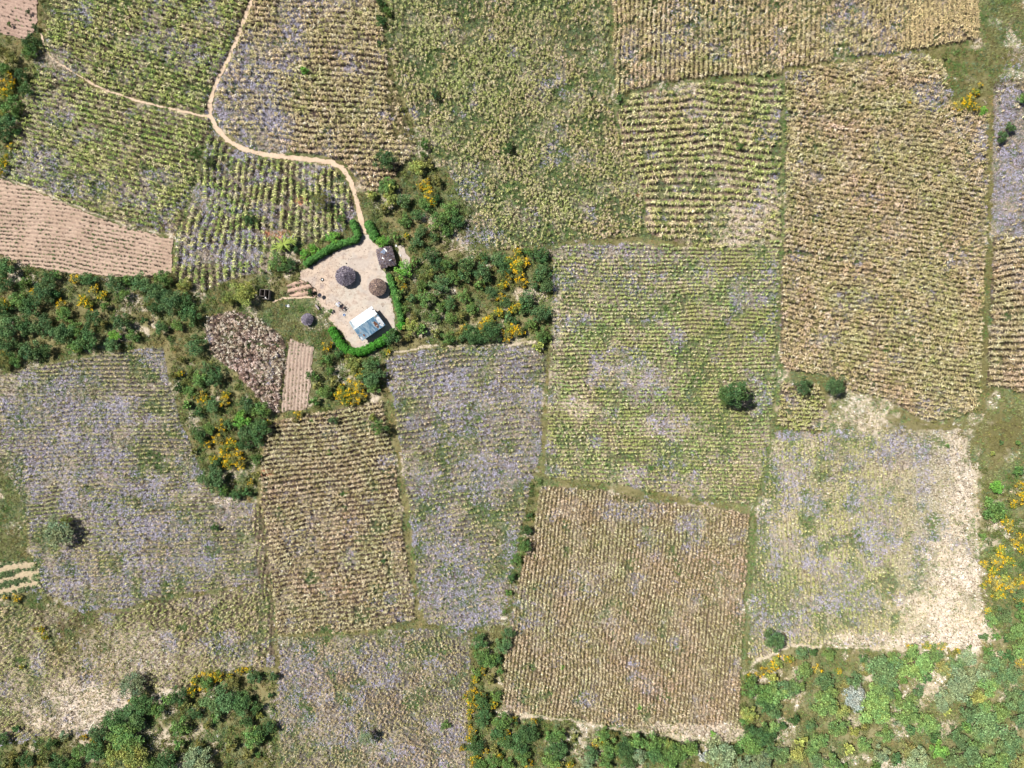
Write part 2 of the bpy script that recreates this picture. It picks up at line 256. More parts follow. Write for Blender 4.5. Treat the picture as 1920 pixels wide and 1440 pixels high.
BL = [  # kind, cx, cy, rx, ry, strength
 *[('L', *b) for b in [(470,190,70,110,1),(545,50,34,50,.9),(500,240,60,45,.9),(440,150,40,70,.9),(520,100,50,50,.8),(610,8,60,20,.6),
 (300,80,50,28,.6),(350,105,40,34,.7),(100,105,34,24,.6),(60,310,60,36,.8),(110,210,30,40,.7),(120,132,44,14,.8),(95,345,50,20,.7),(170,350,60,26,.6),
 (400,375,46,32,.8),(445,480,45,38,1),(500,392,26,14,.7),(440,330,40,30,.5),(870,360,30,20,.4),(900,430,40,36,.5),(1600,25,40,40,.9),(1570,50,34,30,.9),(1640,92,55,14,.7),(1280,30,40,50,.4),(1320,60,30,20,.4),
 (1740,175,40,26,1),(1700,105,34,9,.8),(1520,165,30,15,.3),(1490,530,9,14,.8),(1905,112,40,22,.6),(1890,310,60,140,1),(1880,185,40,30,.7),
 (1110,470,95,18,1),(1200,480,44,15,.8),(1080,520,50,32,.6),(1160,545,60,40,.5),(1310,510,40,30,.4),(1440,520,24,40,.6),
 (60,765,62,42,1),(130,740,60,44,1),(175,785,72,52,1),(200,825,34,50,1),(110,870,90,40,.9),(60,900,40,44,.8),(190,950,60,34,.8),(300,985,85,26,.9),(350,1060,70,30,.9),(230,1015,50,25,.8),(120,1080,70,40,.7),(250,1090,60,22,.7),(430,955,24,30,.8),(170,1130,70,20,.8),(90,850,60,50,.8),(40,820,40,30,.7),
 (420,1210,44,30,.6),(75,1235,14,34,.5),(440,1230,40,20,.5),(560,1270,50,60,.8),(535,1330,30,44,.9),(700,1240,60,34,.5),(850,1400,40,44,.8),(600,1380,44,22,.6),(740,1412,40,16,.8),(640,1250,20,14,.7),
 (1480,880,40,44,.8),(1690,842,60,36,.95),(1560,850,22,20,.8),(1730,910,20,54,.6),(1620,940,32,40,.8),(1640,1000,42,50,.95),(1480,1022,60,16,.7),(1570,1080,44,32,.9),(1550,1130,44,22,.9),(1622,1130,26,22,.8),(1730,1010,20,44,.5),(1440,985,20,60,.5),(1498,816,54,10,1),(1600,815,50,10,.7),
 (1190,955,60,24,.7),(1225,1015,26,30,.5),(1200,1082,13,12,1),(1210,1196,26,12,.8),(1290,985,30,22,.7),(1312,1012,16,16,.7),(1080,1100,60,30,.35),(1000,1150,24,30,.5),(1300,935,40,10,.6),
 (780,700,60,50,.5),(860,760,60,60,.6),(960,720,50,70,.5),(900,830,60,60,.6),(920,900,40,50,.7),(800,900,30,40,.7),(820,1000,40,50,.7),(880,1120,90,60,1),(860,1050,50,40,.8),
 (30,1385,60,14,.5),(150,1372,20,12,.7)]],
 *[('G', *b) for b in [(1080,70,62,30,1),(1000,20,44,30,.7),(1120,30,30,60,.7),(760,30,44,60,.8),(752,72,22,30,.9),(880,10,70,15,.8),(1000,120,34,16,.6),(1130,130,20,60,.6),(1100,240,16,16,.8),(870,330,60,40,.6),(900,420,54,40,.5),(1010,425,34,24,.7),(1172,395,16,44,.6),(820,200,30,20,.4),(1090,300,16,10,.6),
 (310,122,16,14,.7),(372,172,26,24,.8),(120,10,34,16,.5),(110,242,22,20,.6),(350,360,34,50,.3),(1340,40,40,30,.8),(1400,30,44,44,.7),(1500,20,30,44,.5),(1550,40,20,34,.7),(1250,15,40,20,.5),
 (1155,192,26,16,.8),(1345,412,22,32,.9),(1325,440,44,18,.8),(1465,300,9,120,.9),(1270,350,20,10,.4),
 (1130,530,60,22,.6),(1290,503,32,16,.8),(1210,560,60,22,.5),(1330,800,34,12,.8),(1150,755,34,40,.6),(1440,900,20,60,.8),(1455,600,9,90,.9),(1360,930,34,16,.6),(1090,620,60,30,.4),(1080,860,34,34,.5),(1190,680,50,30,.5),(1310,860,40,26,.5),(1280,700,40,24,.4),(1420,760,30,50,.6),(1060,560,40,20,.5),(1240,870,30,20,.5),(1100,580,60,10,.4),(1350,640,60,20,.4),
 (1420,1020,22,120,.7),(1450,1120,60,60,.7),(1590,1130,90,50,.35),(1400,1170,30,60,.7),(1650,1190,60,14,.4),(1530,940,40,60,.3),(900,960,24,34,.6),(950,840,16,16,.8),(945,1045,24,54,.8),(830,910,34,22,.6),(890,920,20,30,.5),
 (1890,30,60,60,1),(1870,80,30,40,.6),(15,960,44,100,1),(272,862,22,30,.7),(240,945,44,20,.5),(60,725,30,20,.3),(800,1220,44,22,.6),(660,1422,44,20,.6),(560,1200,60,12,.7),(550,598,70,34,1),(600,640,40,30,1),(530,560,20,14,.8),(610,700,34,50,.8),(1310,985,12,10,.3),(1340,1085,26,40,.4),(480,180,10,10,.0),(1160,1080,20,10,.3),(760,60,16,40,.8),
 (1215,1010,14,30,.4),(20,1160,40,40,.5),(385,300,20,30,.6),(560,440,60,30,.5)]],
 *[('O', *b) for b in [(1805,150,46,60,1),(1870,105,40,24,.8),(1890,160,40,12,.4),(1880,805,70,44,1.1),(1880,850,60,20,.6),(160,1200,52,56,.9),(20,1010,44,40,.8),(84,30,14,60,1),(1250,935,110,7,.8),(1240,700,0.1,0.1,0),(740,200,14,60,.8),(735,140,16,30,.6),(640,1188,100,7,.7),(425,570,60,30,.7),(1700,800,50,20,.5),(1540,200,0.1,0.1,0),(760,250,20,30,.7),(1680,1220,0.1,0.1,0),(210,1245,20,30,.6),(90,1160,30,20,.5)]],
 *[('P', *b) for b in [(1395,415,66,44,.75),(1440,370,34,30,.5),(1795,850,24,60,.8),(1800,960,40,120,.9),(1785,1080,55,80,1),(1780,1160,80,75,1.2),(1690,1200,160,18,.9),(1620,770,60,40,.85),(1560,790,30,26,.6),(1320,1372,90,20,.9),(1240,1362,70,10,.9),(160,1325,120,50,1),(250,1235,130,60,.55),(60,1290,60,60,.5),(210,1200,34,30,.5),(240,1240,54,34,.5),(95,112,30,16,.7),(1282,166,30,16,.8),(1180,700,66,26,.5),(1095,765,44,20,.6),(1255,800,66,20,.5),(1180,890,34,20,.5),(1430,950,24,20,.6),(425,938,40,9,1),(1045,600,10,60,.6),(1040,700,14,40,.4),(1060,1345,0.1,0.1,0),(20,720,40,20,.4),(130,900,20,40,.3),(120,810,14,20,.5),(1350,340,30,20,.5),(1340,300,40,16,.4),(430,1250,50,16,.4),(100,1290,50,40,.4),(60,230,40,60,.3)]],
 *[('P', *b) for b in [(1747,1287,40,26,.7),(1672,1342,26,30,.7),(1715,1305,34,20,.7),(1600,1350,20,26,.6),(1470,1372,28,30,.6),(1490,1300,24,14,.5),(1770,1360,24,20,.6),(1610,1425,60,8,.7),(1860,1345,30,20,.5),(300,1388,44,26,.7),(365,1372,30,20,.5),(400,1300,24,14,.5),(560,1050,0.1,0.1,0),(1095,1395,34,30,.5),(1320,1170,0.1,0.1,0)]],
 *[('R', *b) for b in [(525,440,26,10,1),(565,375,14,8,.9),(1200,365,6,4,.9),(500,890,16,9,.8)]],
]

# raster of the map: 2 px cells
X0, X1, Y0, Y1, ST = -160, 2080, -140, 1580, 2
gx = np.arange(X0, X1 + 1, ST); gy = np.arange(Y0, Y1 + 1, ST)
PX, PY = np.meshgrid(gx, gy); PX = PX.astype(float); PY = PY.astype(float)
WX, WY = wob(PX, PY, 3.0, 16)
FID = np.full(PX.shape, -1, int)
for i, f in enumerate(F):
    FID[in_poly(WX, WY, f['poly'])] = i
SCR = np.zeros(PX.shape, bool)
for k, p in SCRUB.items():
    SCR |= in_poly(WX, WY, p) & (FID < 0)
ch = {k: np.zeros(PX.shape) for k in 'LGOPR'}
nL = fbm(PX, PY, 38, 1, 4); nG = fbm(PX, PY, 30, 9, 4); nO = fbm(PX, PY, 26, 15, 3); nP = fbm(PX, PY, 34, 18, 4)
for i, f in enumerate(F):
    m = FID == i
    ch['L'][m] = sstep(.58 - f['weed'][0] * .24, .86 - f['weed'][0] * .24, nL[m])
    ch['G'][m] = sstep(.64 - f['weed'][1] * .30, .84 - f['weed'][1] * .30, nG[m])
    ch['P'][m] = .35 * sstep(.56, .72, nP[m])
out = (FID < 0)
ch['G'][out] = sstep(.3, .7, nG[out]); ch['O'][out] = .25 + .75 * sstep(.38, .66, nO[out]); ch['P'][out] = sstep(.58, .72, nP[out]) * .8
BN = {'L': nL, 'G': nG, 'O': nO, 'P': nP, 'R': nO}
for k, cx, cy, rx, ry, st in BL:
    if rx < 1: continue
    r = np.hypot((WX - cx) / rx, (WY - cy) / ry) + (BN[k] - .5) * 1.5 + (fbm(PX, PY, 9, 25, 2) - .5) * .5
    v = (1 - sstep(.6, 1.15, r)) * st
    ch[k] = np.maximum(ch[k], v)
    if k in 'P' and st >= .8: ch['L'] *= 1 - np.clip(v, 0, 1) * .7; ch['G'] *= 1 - np.clip(v, 0, 1) * .7
    if k == 'G' and st >= .8: ch['L'] *= 1 - v * .6
    if k == 'O': ch['L'] *= 1 - v * .9; ch['P'] *= 1 - v * .8
LM = np.zeros(PX.shape)       # 1 on boundary strips
for pts, w, kd in LINES:
    xs = [p[0] for p in pts]; ys = [p[1] for p in pts]
    j0, j1 = np.searchsorted(gx, [min(xs) - 30, max(xs) + 30]); i0, i1 = np.searchsorted(gy, [min(ys) - 30, max(ys) + 30])
    sl = (slice(i0, i1), slice(j0, j1))
    w = w * .72; d = dist_line(WX[sl], WY[sl], pts) + (fbm(PX[sl], PY[sl], 12, 30, 2) - .5) * w * 1.3
    m = 1 - sstep(w * .35, w * .62, d)
    LM[sl] = np.maximum(LM[sl], m)
    a = {'g': 'G', 'o': 'O', 'y': 'O', 't': 'O', 'p': 'P'}[kd]
    for k in 'LGOPR':
        ch[k][sl] = np.where(m > .4, ch[k][sl] * (1 - m), ch[k][sl])
    amt = {'g': .65, 'o': .65, 'y': 1, 't': .45, 'p': .7}[kd]
    ch[a][sl] = np.maximum(ch[a][sl], m * amt)
    if kd in 'oy': ch['G'][sl] = np.maximum(ch['G'][sl], m * (.55 if kd == 'y' else .4) * sstep(.4, .6, nG[sl]))
# path, yard and ploughed ground masks (evaluated anywhere)
PATH = [(486,-140),(480,-40),(472,0),(455,45),(441,80),(426,116),(412,142),(401,168),(394,193),(394,214),(403,236),(425,262),(455,279),(490,289),(540,295),(590,300),(623,305),(643,317),(658,340),(667,370),(675,405),(683,440),(692,462)]
BRANCH = [(394,218),(372,216),(350,210),(320,204),(290,197),(262,190),(235,181),(205,171),(180,161),(150,143),(125,128),(100,112),(84,90),(76,62)]
YARD = [(676,440),(691,440),(700,455),(712,464),(713,480),(718,508),(724,515),(733,550),(739,580),(743,605),(742,618),(728,628),(700,648),(688,655),(665,655),(650,640),(632,615),(622,604),(612,600),(622,585),(605,578),(592,562),(597,548),(585,535),(562,522),(562,508),(580,503),(600,488),(640,466),(672,452)]
YARD2 = [(744,462),(756,458),(766,478),(768,495),(760,506),(746,506),(752,490)]
def path_d(x, y):
    n = (fbm(x, y, 7, 33, 2) - .5) * 3.2 + (fbm(x, y, 3, 35, 1) - .5) * 2.4
    w = 4.0 + 1.0 * sstep(150, 300, y) + 1.2 * sstep(380, 450, y)
    a = dist_line(x, y, PATH) + n - w
    b = dist_line(x, y, BRANCH) + n - 2.4 * (1 - .25 * sstep(200, 90, x))
    c = dist_line(x, y, [(512,566),(530,559),(560,558),(590,557)]) + n * .8 - 2.2
    d = dist_line(x, y, [(780,502),(800,486),(830,474),(870,464)]) + n * .8 - 1.3
    e = dist_line(x, y, [(20,1395),(50,1412),(85,1420)]) + n * .8 - 1.3
    return np.minimum.reduce([a, b, c, d, e])
def yard_in(x, y):
    a, b = wob(x, y, 4.5, 11, 40); a = a + (vnoise(x / 2.5, y / 2.5, 1) - .5) * 2.2; b = b + (vnoise(x / 2.5, y / 2.5, 2) - .5) * 2.2
    return in_poly(a, b, YARD) | in_poly(a, b, YARD2)
PLOUGH = {
 'F4': dict(poly=[(-160,300),(0,334),(100,372),(180,406),(250,430),(326,448),(321,514),(240,520),(130,514),(60,500),(0,478),(-160,450)], ang=7, sp=7.6, curve=lambda u, v: 18*np.sin((u)/330.0*math.pi)*-.5 - .06*np.maximum(0,(420-v))*(u-160)/160*-.5, amp=.17, col=(200,174,152)),
 'F1': dict(poly=[(-160,-140),(72,-140),(70,40),(66,62),(48,76),(0,62),(-160,20)], ang=17, sp=7.0, curve=None, amp=.13, col=(190,162,144)),
 'F21': dict(poly=[(542,634),(588,650),(584,710),(575,770),(527,772),(532,715)], ang=96, sp=6.5, curve=None, amp=.13, col=(196,174,156)),
 'FR': dict(poly=[(-160,1078),(0,1052),(70,1054),(76,1096),(0,1128),(-160,1140)], ang=-12, sp=19, curve=None, amp=.10, col=(228,204,176)),
 'GB': dict(poly=[(537,534),(560,524),(592,520),(598,540),(600,556),(575,556),(540,556)], ang=-12, sp=12, curve=None, amp=.3, col=(206,174,152)),
}
def rowuv(f, x, y):
    a = math.radians(f['ang']); u = x * math.cos(a) + y * math.sin(a); v = -x * math.sin(a) + y * math.cos(a)
    c = f['curve'](u, v) if f['curve'] else 0
    c = c + (fbm(u, v, 90, 44, 2) - .5) * (f['sp'] * 1.6 if f['sp'] < 14 else 3)
    return u, v - c, c
def plough_in(x, y):
    a, b = wob(x, y, 3.6, 9, 47); r = np.zeros(x.shape, bool)
    for p in PLOUGH.values(): r |= in_poly(a, b, p['poly'])
    return r
sheet = (path_d(PX, PY) < 2) | yard_in(PX, PY) | plough_in(PX, PY)
bare = (path_d(PX, PY) < -0.3) | yard_in(PX, PY)
# --- ground colour and height
G = np.zeros(PX.shape + (3,))
base = alb(150, 140, 100); G[:] = base
for i, f in enumerate(F): G[FID == i] = alb(*SOIL[f['soil']])
n1 = fbm(PX, PY, 60, 50, 4)[..., None]
G *= .8 + .4 * n1
def mixc(k, c, a): 
    global G
    w = np.clip(ch[k] * a, 0, 1)[..., None]; G = G * (1 - w) + alb(*c) * w
w_ = (sstep(1380, 1450, PX) * sstep(1195, 1230, PY) * out * .7)[..., None]; G = G * (1 - w_) + alb(172, 166, 124) * w_
mixc('L', (152, 146, 148), .65); mixc('G', (100, 118, 76), .7); mixc('O', (116, 112, 70), .8); mixc('P', (236, 218, 196), .85); mixc('R', (204, 140, 104), .95)
HZ = (fbm(PX, PY, 20, 55, 3) - .5) * .16
for i, f in enumerate(F):
    if not f['ridge']: continue
    m = FID == i; u, v, c = rowuv(f, PX[m], PY[m])
    HZ[m] += f['ridge'] * np.cos(v / f['sp'] * 2 * math.pi) * np.clip(1 - ch['P'][m] * 1.3, .1, 1)
blur = np.zeros(PX.shape)
sh = sheet.astype(float)
for dx in (-1, 0, 1):
    for dy in (-1, 0, 1): blur = np.maximum(blur, np.roll(np.roll(sh, dx, 1), dy, 0))
HZ = np.where(blur > 0, np.minimum(HZ, 0) - .10, HZ) - .02
wx, wy = (PX - 960) * S, (720 - PY) * S
edge = (PX == X0) | (PX == gx[-1]) | (PY == Y0) | (PY == gy[-1])
HZ[edge] = -.05
def grid_faces(ny, nx):
    idx = np.arange(ny * nx).reshape(ny, nx)
    return np.stack([idx[1:, :-1], idx[1:, 1:], idx[:-1, 1:], idx[:-1, :-1]], -1).reshape(-1, 4)
ny, nx = PX.shape
V = np.stack([wx, wy, HZ], -1).reshape(-1, 3); Fg = grid_faces(ny, nx); Cg = G.reshape(-1, 3)
# outer land to the horizon, same sheet
xl, xr, yt, yb = wx[0, 0], wx[0, -1], wy[0, 0], wy[-1, 0]
R = 3000; n0 = len(V)
ringv = np.array([(xl, yt, -.05), (xr, yt, -.05), (xr, yb, -.05), (xl, yb, -.05), (-R, R, -.05), (R, R, -.05), (R, -R, -.05), (-R, -R, -.05)])
rf = np.array([(4, 0, 1, 5), (5, 1, 2, 6), (6, 2, 3, 7), (7, 3, 0, 4)]) + n0
V = np.vstack([V, ringv]); Cg = np.vstack([Cg, np.tile(alb(150, 150, 100), (8, 1))])
gme = mesh_np('ground', V, [Fg, rf[:, ::-1]], Cg, [M_ground], smooth=True)
tag(obj('ground', gme), 'brown farm soil under the fields, weeds and scrub', 'ground', kind='structure')

def fine_sheet(name, bbox, step, inside, height, color, mat, z0):
    x = np.arange(bbox[0], bbox[2] + step, step); y = np.arange(bbox[1], bbox[3] + step, step)
    X, Y = np.meshgrid(x, y); ins = inside(X, Y)
    Z = height(X, Y) + z0; C = color(X, Y)
    fc = grid_faces(*X.shape); cell = ins[1:, :-1] & ins[1:, 1:] & ins[:-1, 1:] & ins[:-1, :-1]
    fc = fc[cell.ravel()]
    used = np.unique(fc); mp = np.full(X.size, -1); mp[used] = np.arange(len(used))
    V = np.stack([(X - 960) * S, (720 - Y) * S, Z], -1).reshape(-1, 3)[used]
    return mesh_np(name, V, mp[fc], C.reshape(-1, 3)[used], [mat], smooth=True)
def ccol(base, *mods):
    def fn(X, Y):
        c = np.zeros(X.shape + (3,)); c[:] = alb(*base)
        for w, cc in mods:
            k = w(X, Y)[..., None]; c = c * (1 - k) + alb(*cc) * k
        return c
    return fn
me = fine_sheet('path', (-10, -140, 900, 620), 1.0, lambda x, y: (path_d(x, y) < 0) & ~yard_in(x, y), lambda x, y: (fbm(x, y, 5, 60, 2) - .5) * .05,
    ccol((226, 200, 172), (lambda x, y: .5 * sstep(.45, .7, fbm(x, y, 12, 61, 3)), (204, 178, 150)), (lambda x, y: .6 * sstep(-1.6, 0, path_d(x, y)), (186, 166, 132))), M_path, .012)
tag(obj('footpath', me), 'pale sandy footpath winding from the top edge to the farmyard', 'path', kind='structure')
me = fine_sheet('yard', (540, 420, 790, 680), 1.0, yard_in, lambda x, y: (fbm(x, y, 5, 62, 2) - .5) * .05,
    ccol((208, 197, 181), (lambda x, y: .75 * sstep(.42, .62, fbm(x, y, 26, 63, 3)) , (214, 194, 176)), (lambda x, y: .7 * sstep(660, 600, x), (218, 192, 168)),
    (lambda x, y: .5 * sstep(.60, .75, fbm(x, y, 7, 64, 3)), (176, 154, 138)), (lambda x, y: .8 * (np.hypot((x-718), (y-571)) < 3.2), (150, 130, 104)), (lambda x, y: .6 * (1 - sstep(2, 6, np.hypot((x-604)/1.0, (y-537)/1.2))), (150, 138, 136)), (lambda x, y: .45 * sstep(.5, .66, fbm(x, y, 18, 67, 4)), (190, 180, 172)), (lambda x, y: .4 * sstep(.60, .72, fbm(x * 1.0, y * 2.2, 11, 68, 3)), (176, 158, 142)),
    (lambda x, y: .5 * sstep(.7, .8, vnoise(x / 2.2, y / 2.2, 5)) * sstep(680, 600, x), (150, 128, 112))), M_yard, .016)
tag(obj('yard', me), 'swept sandy farmyard between the green hedges', 'yard', kind='structure')
pl_lab = {'F4': 'pinkish ploughed field with curved ridges at the left edge', 'F1': 'pinkish ploughed field in the top left corner', 'F21': 'pale stubble strip with upright furrows below the farmyard', 'FR': 'pale earth banks at the left edge', 'GB': 'brown garden beds left of the farmyard'}
for k, p in PLOUGH.items():
    xs = [q[0] for q in p['poly']]; ys = [q[1] for q in p['poly']]
    def ins(x, y, p=p):
        a, b = wob(x, y, 3.6, 9, 47); return in_poly(a, b, p['poly']) & ~yard_in(x, y)
    def hh(x, y, p=p):
        u, v, c = rowuv(p, x, y); t = v / p['sp']
        return p['amp'] * (.5 + .5 * np.cos(t * 2 * math.pi)) ** .8 * (.75 + .5 * vnoise(u / 9, t, 6)) + (vnoise(x / 2, y / 2, 4) - .5) * .07
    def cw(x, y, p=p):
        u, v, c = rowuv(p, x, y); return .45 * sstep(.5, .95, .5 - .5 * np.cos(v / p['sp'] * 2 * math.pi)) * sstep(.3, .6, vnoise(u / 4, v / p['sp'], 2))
    gmix = .7 if k == 'FR' else .0
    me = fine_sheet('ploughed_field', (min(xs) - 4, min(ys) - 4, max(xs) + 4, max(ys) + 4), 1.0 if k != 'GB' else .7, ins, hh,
        ccol(p['col'] if k != 'FR' else (196, 178, 144), (lambda x, y: .5 * sstep(.4, .7, fbm(x, y, 30, 66, 3)), tuple(c - 24 for c in p['col'])), (cw, (150, 122, 110)),  # furrow bottoms painted darker for the shade in them
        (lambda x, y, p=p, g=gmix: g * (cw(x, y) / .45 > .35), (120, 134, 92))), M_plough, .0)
    tag(obj('ploughed_field', me), pl_lab[k], 'field', kind='structure')

# ------------------------------------------------------------------ scattering of small plants
def scatter(name, variants, x, y, z, scale, cols, mat, leafvar=.12, hscale=None):
    """variants: list of (verts, faces, shade) ; one joined mesh"""
    n = len(x); vi = rng.integers(0, len(variants), n); rot = rng.random(n) * 6.2832
    hs = scale if hscale is None else hscale
    Vs, Fs, Cs = [], [], []; o = 0
    for k, (v, f, sh) in enumerate(variants):
        m = np.where(vi == k)[0]
        if not len(m): continue
        c, s = np.cos(rot[m])[:, None], np.sin(rot[m])[:, None]; sc = scale[m][:, None]
        vx = (v[:, 0] * c - v[:, 1] * s) * sc + x[m][:, None]
        vy = (v[:, 0] * s + v[:, 1] * c) * sc + y[m][:, None]
        vz = v[:, 2] * hs[m][:, None] + z[m][:, None]
        Vs.append(np.stack([vx, vy, vz], -1).reshape(-1, 3))
        Fs.append((f[None] + (np.arange(len(m)) * len(v))[:, None, None] + o).reshape(-1, f.shape[1]))
        cc = cols[m][:, None, :] * sh[None, :, :]
        Cs.append(cc.reshape(-1, 3)); o += len(m) * len(v)
    V = np.vstack(Vs); C = np.vstack(Cs)
    return mesh_np(name, V, np.vstack(Fs), C, [mat])
def maize_variant(r, dry):
    v, f, s = [], [], []
    n = r.integers(7, 10); a0 = r.random() * 6.28
    for i in range(n):
        az = a0 + i * 2.4 + r.normal() * .3; h = .5 + .9 * (i / n) + r.normal() * .05
        L = (.28 + .34 * r.random()) * (1.15 - .4 * i / n); w = .042 + .03 * r.random()
        up = .18 * r.random() + (.02 if dry else .12); dn = -.22 * r.random() - (.12 if dry else .0)
        d = np.array([math.cos(az), math.sin(az)]); t = np.array([-d[1], d[0]])
        tw = r.normal() * .04; k = len(v)
        pts = [(d * .02, h, w * .6), (d * L * .55, h + up, w), (d * L * 1.05 + t * tw, h + up + dn, w * .25)]
        sh = min(2.3, math.exp(r.normal() * .5))  # leaf brightness spread paints sunny highlights and dark leaves
        for p, z, ww in pts:
            v.append((*(p - t * ww), z - ww * .3)); v.append((*(p + t * ww), z + ww * .3)); s += [(sh, sh, sh * (1 + r.normal() * .05))] * 2
        f += [(k, k + 1, k + 3, k + 2), (k + 2, k + 3, k + 5, k + 4)]
    k = len(v); v += [(-.02, 0, 0), (.02, 0, 0), (.015, 0, 1.6), (-.015, 0, 1.6)]; s += [(.8, .8, .7)] * 4; f.append((k, k + 1, k + 2, k + 3))
    return np.array(v), np.array(f), np.array(s)
mz = [maize_variant(np.random.default_rng(i), i % 2) for i in range(10)]
def tuft_variant(r, n, L, w, tilt, leafy=0):
    v, f, s = [], [], []
    for i in range(n):
        az = r.random() * 6.28; d = np.array([math.cos(az), math.sin(az)]); t = np.array([-d[1], d[0]])
        th = tilt * (.4 + .8 * r.random()); l = L * (.6 + .7 * r.random()); b = r.normal(size=2) * L * .35; k = len(v)
        hgt = l * math.cos(th); outw = l * math.sin(th); ww = w * (.7 + .6 * r.random()); sh = max(.45, 1 + r.normal() * .28)
        p0 = b; p1 = b + d * outw
        if leafy:
            z0 = r.random() * L * .7
            v += [(*(p0 - t * ww), z0), (*(p0 + t * ww), z0 + ww * .5), (*(p1), z0 + hgt * .6)]
        else: v += [(*(p0 - t * ww), 0), (*(p0 + t * ww), 0), (*p1, hgt)]
        s += [(sh, sh, sh)] * 3; f.append((k, k + 1, k + 2))
    return np.array(v), np.array(f), np.array(s)
grass_v = [tuft_variant(np.random.default_rng(100 + i), 7, .55, .07, .9) for i in range(6)]
lil_v = [tuft_variant(np.random.default_rng(120 + i), 7, .46, .07, 1.25, 1) for i in range(6)]
leafy_v = [tuft_variant(np.random.default_rng(140 + i), 9, .5, .12, 1.2, 1) for i in range(6)]
def samp(A, x, y):
    i = np.clip(((y - Y0) / ST).round().astype(int), 0, A.shape[0] - 1); j = np.clip(((x - X0) / ST).round().astype(int), 0, A.shape[1] - 1)
    return A[i, j]
def pick(pal, n, t=None):
    cs = np.array([alb(*c, k=.64) for c, w in pal]); w = np.array([w for c, w in pal], float); w /= w.sum()
    return cs[rng.choice(len(cs), n, p=w)]
def tow(x, y): return (x - 960) * S, (720 - y) * S
for i, f in enumerate(F):
    p = np.array(f['poly'], float); cx, cy = p.mean(0)
    a = math.radians(f['ang']); rad = np.hypot(*(p - [cx, cy]).T).max() + 30
    cu = cx * math.cos(a) + cy * math.sin(a); cv = -cx * math.sin(a) + cy * math.cos(a)
    us = np.arange(cu - rad, cu + rad, f['step']); vs = np.arange(math.floor((cv - rad - 60) / f['sp']), (cv + rad + 60) / f['sp']) * f['sp']
    U, Vv = np.meshgrid(us, vs); U = U.ravel() + rng.normal(0, f['step'] * .3, U.size); Vv = Vv.ravel()
    # invert the row curve by two fixed point steps
    vv = Vv.copy()
    for _ in range(3):
        cc = (f['curve'](U, vv) if f['curve'] else 0) + (fbm(U, vv, 90, 44, 2) - .5) * f['sp'] * 1.6
        vv = Vv + cc
    vv = vv + rng.normal(0, f['jit'] * f['sp'] * 1.25, vv.size)
    x = U * math.cos(a) - vv * math.sin(a); y = U * math.sin(a) + vv * math.cos(a)
    k = (x > X0 + 20) & (x < X1 - 20) & (y > Y0 + 20) & (y < Y1 - 20); x, y = x[k], y[k]
    k = samp(FID, x, y) == i; x, y = x[k], y[k]
    d = f['dens'] * (1 - .6 * samp(ch['L'], x, y)) * (1 - .6 * samp(ch['G'], x, y) ** 1.5 * (1.35 if f['nm'] == 'F7' else 1.0)) * (1 - .9 * samp(LM, x, y)) * (1 - .8 * np.clip(samp(ch['P'], x, y), 0, 1) ** 1.5) * (1 - .9 * samp(ch['O'], x, y))
    k = (rng.random(len(x)) < d) & (path_d(x, y) > 1.0) & ~yard_in(x, y); x, y = x[k], y[k]
    n = len(x)
    col = pick(PAL[f['pal']], n)
    gz = fbm(x, y, 45, 70, 3)[:, None]       # drifts of greener and drier plants
    col = col * (1 + (gz - .5) * np.array([-.3, .05, -.3])) * (.8 + .4 * rng.random((n, 1)))
    if f['nm'] == 'F8':
        w = (sstep(1610, 1700, x) * .7)[:, None]; col = col * (1 - w) + alb(232, 208, 156, .66) * w * (.8 + .4 * rng.random((n, 1)))
    if f['nm'] == 'F14':
        w = (sstep(.5, .65, fbm(x, y, 60, 72, 2)) * .5)[:, None]; col = col * (1 - w) + alb(200, 200, 116, .6) * w
    if f['nm'] == 'F16':
        col = col * 1.15; w = sstep(1640, 1760, x)[:, None]; pc = pick(PAL['pale'], n); col = col * (1 - w) + pc * w  # plants brightened for the sun hotspot, and paler kinds towards the right
    hz_ = f['hs'] * (.8 + .4 * rng.random(n)); sc = hz_ * (.85 if f['nm'] in ('F7', 'F16', 'F18', 'F22', 'F23', 'F24') else (1.0 if f['sp'] < 8 else 1.0 + (f['sp'] - 8) * .09)) * rng.uniform(.85, 1.2, n) * (1 - .35 * np.clip(samp(ch['P'], x, y), 0, 1))
    X, Y = tow(x, y)
    me = scatter('maize_crop', mz, X, Y, samp(HZ, x, y) - .02, sc, col, M_maize, hscale=hz_)
    tag(obj('maize_crop', me), f['label'], 'maize crop', 'maize crops', 'stuff')

# weeds, grass: random points thinned by the channels
def weed_obj(name, key, n, variants, pal, size, label, cat, region=None, extra=None, kz=.62, thr=.12):
    x = rng.uniform(X0 + 60, X1 - 60, n); y = rng.uniform(Y0 + 50, Y1 - 50, n)
    w = samp(ch[key], x, y) if extra is None else extra(x, y)
    k = (rng.random(n) < np.clip(w, 0, 1)) & (w > thr) & ~samp(bare, x, y) & (path_d(x, y) > .3) & ~(plough_in(x, y)); x, y = x[k], y[k]
    if region is not None:
        k = region(x, y); x, y = x[k], y[k]
    m = len(x); cs = np.array([alb(*c, k=kz) for c, q in pal]); q = np.array([q for c, q in pal], float)
    # colour drifts
    t = fbm(x, y, 32, 80 + len(name), 3); t = np.clip((t - .5) * 2.4 + .5 + rng.normal(0, .22, m), 0, .999)
    edges = np.cumsum(q / q.sum()); idx = np.searchsorted(edges, t); idx = np.clip(idx, 0, len(cs) - 1)
    col = cs[idx] * (.8 + .4 * rng.random((m, 1)))
    sc = size * (.6 + .8 * rng.random(m)); X, Y = tow(x, y)
    me = scatter(name, variants, X, Y, samp(HZ, x, y) - .02, sc, col, M_weed)
    tag(obj(name, me), label, cat, None, 'stuff')
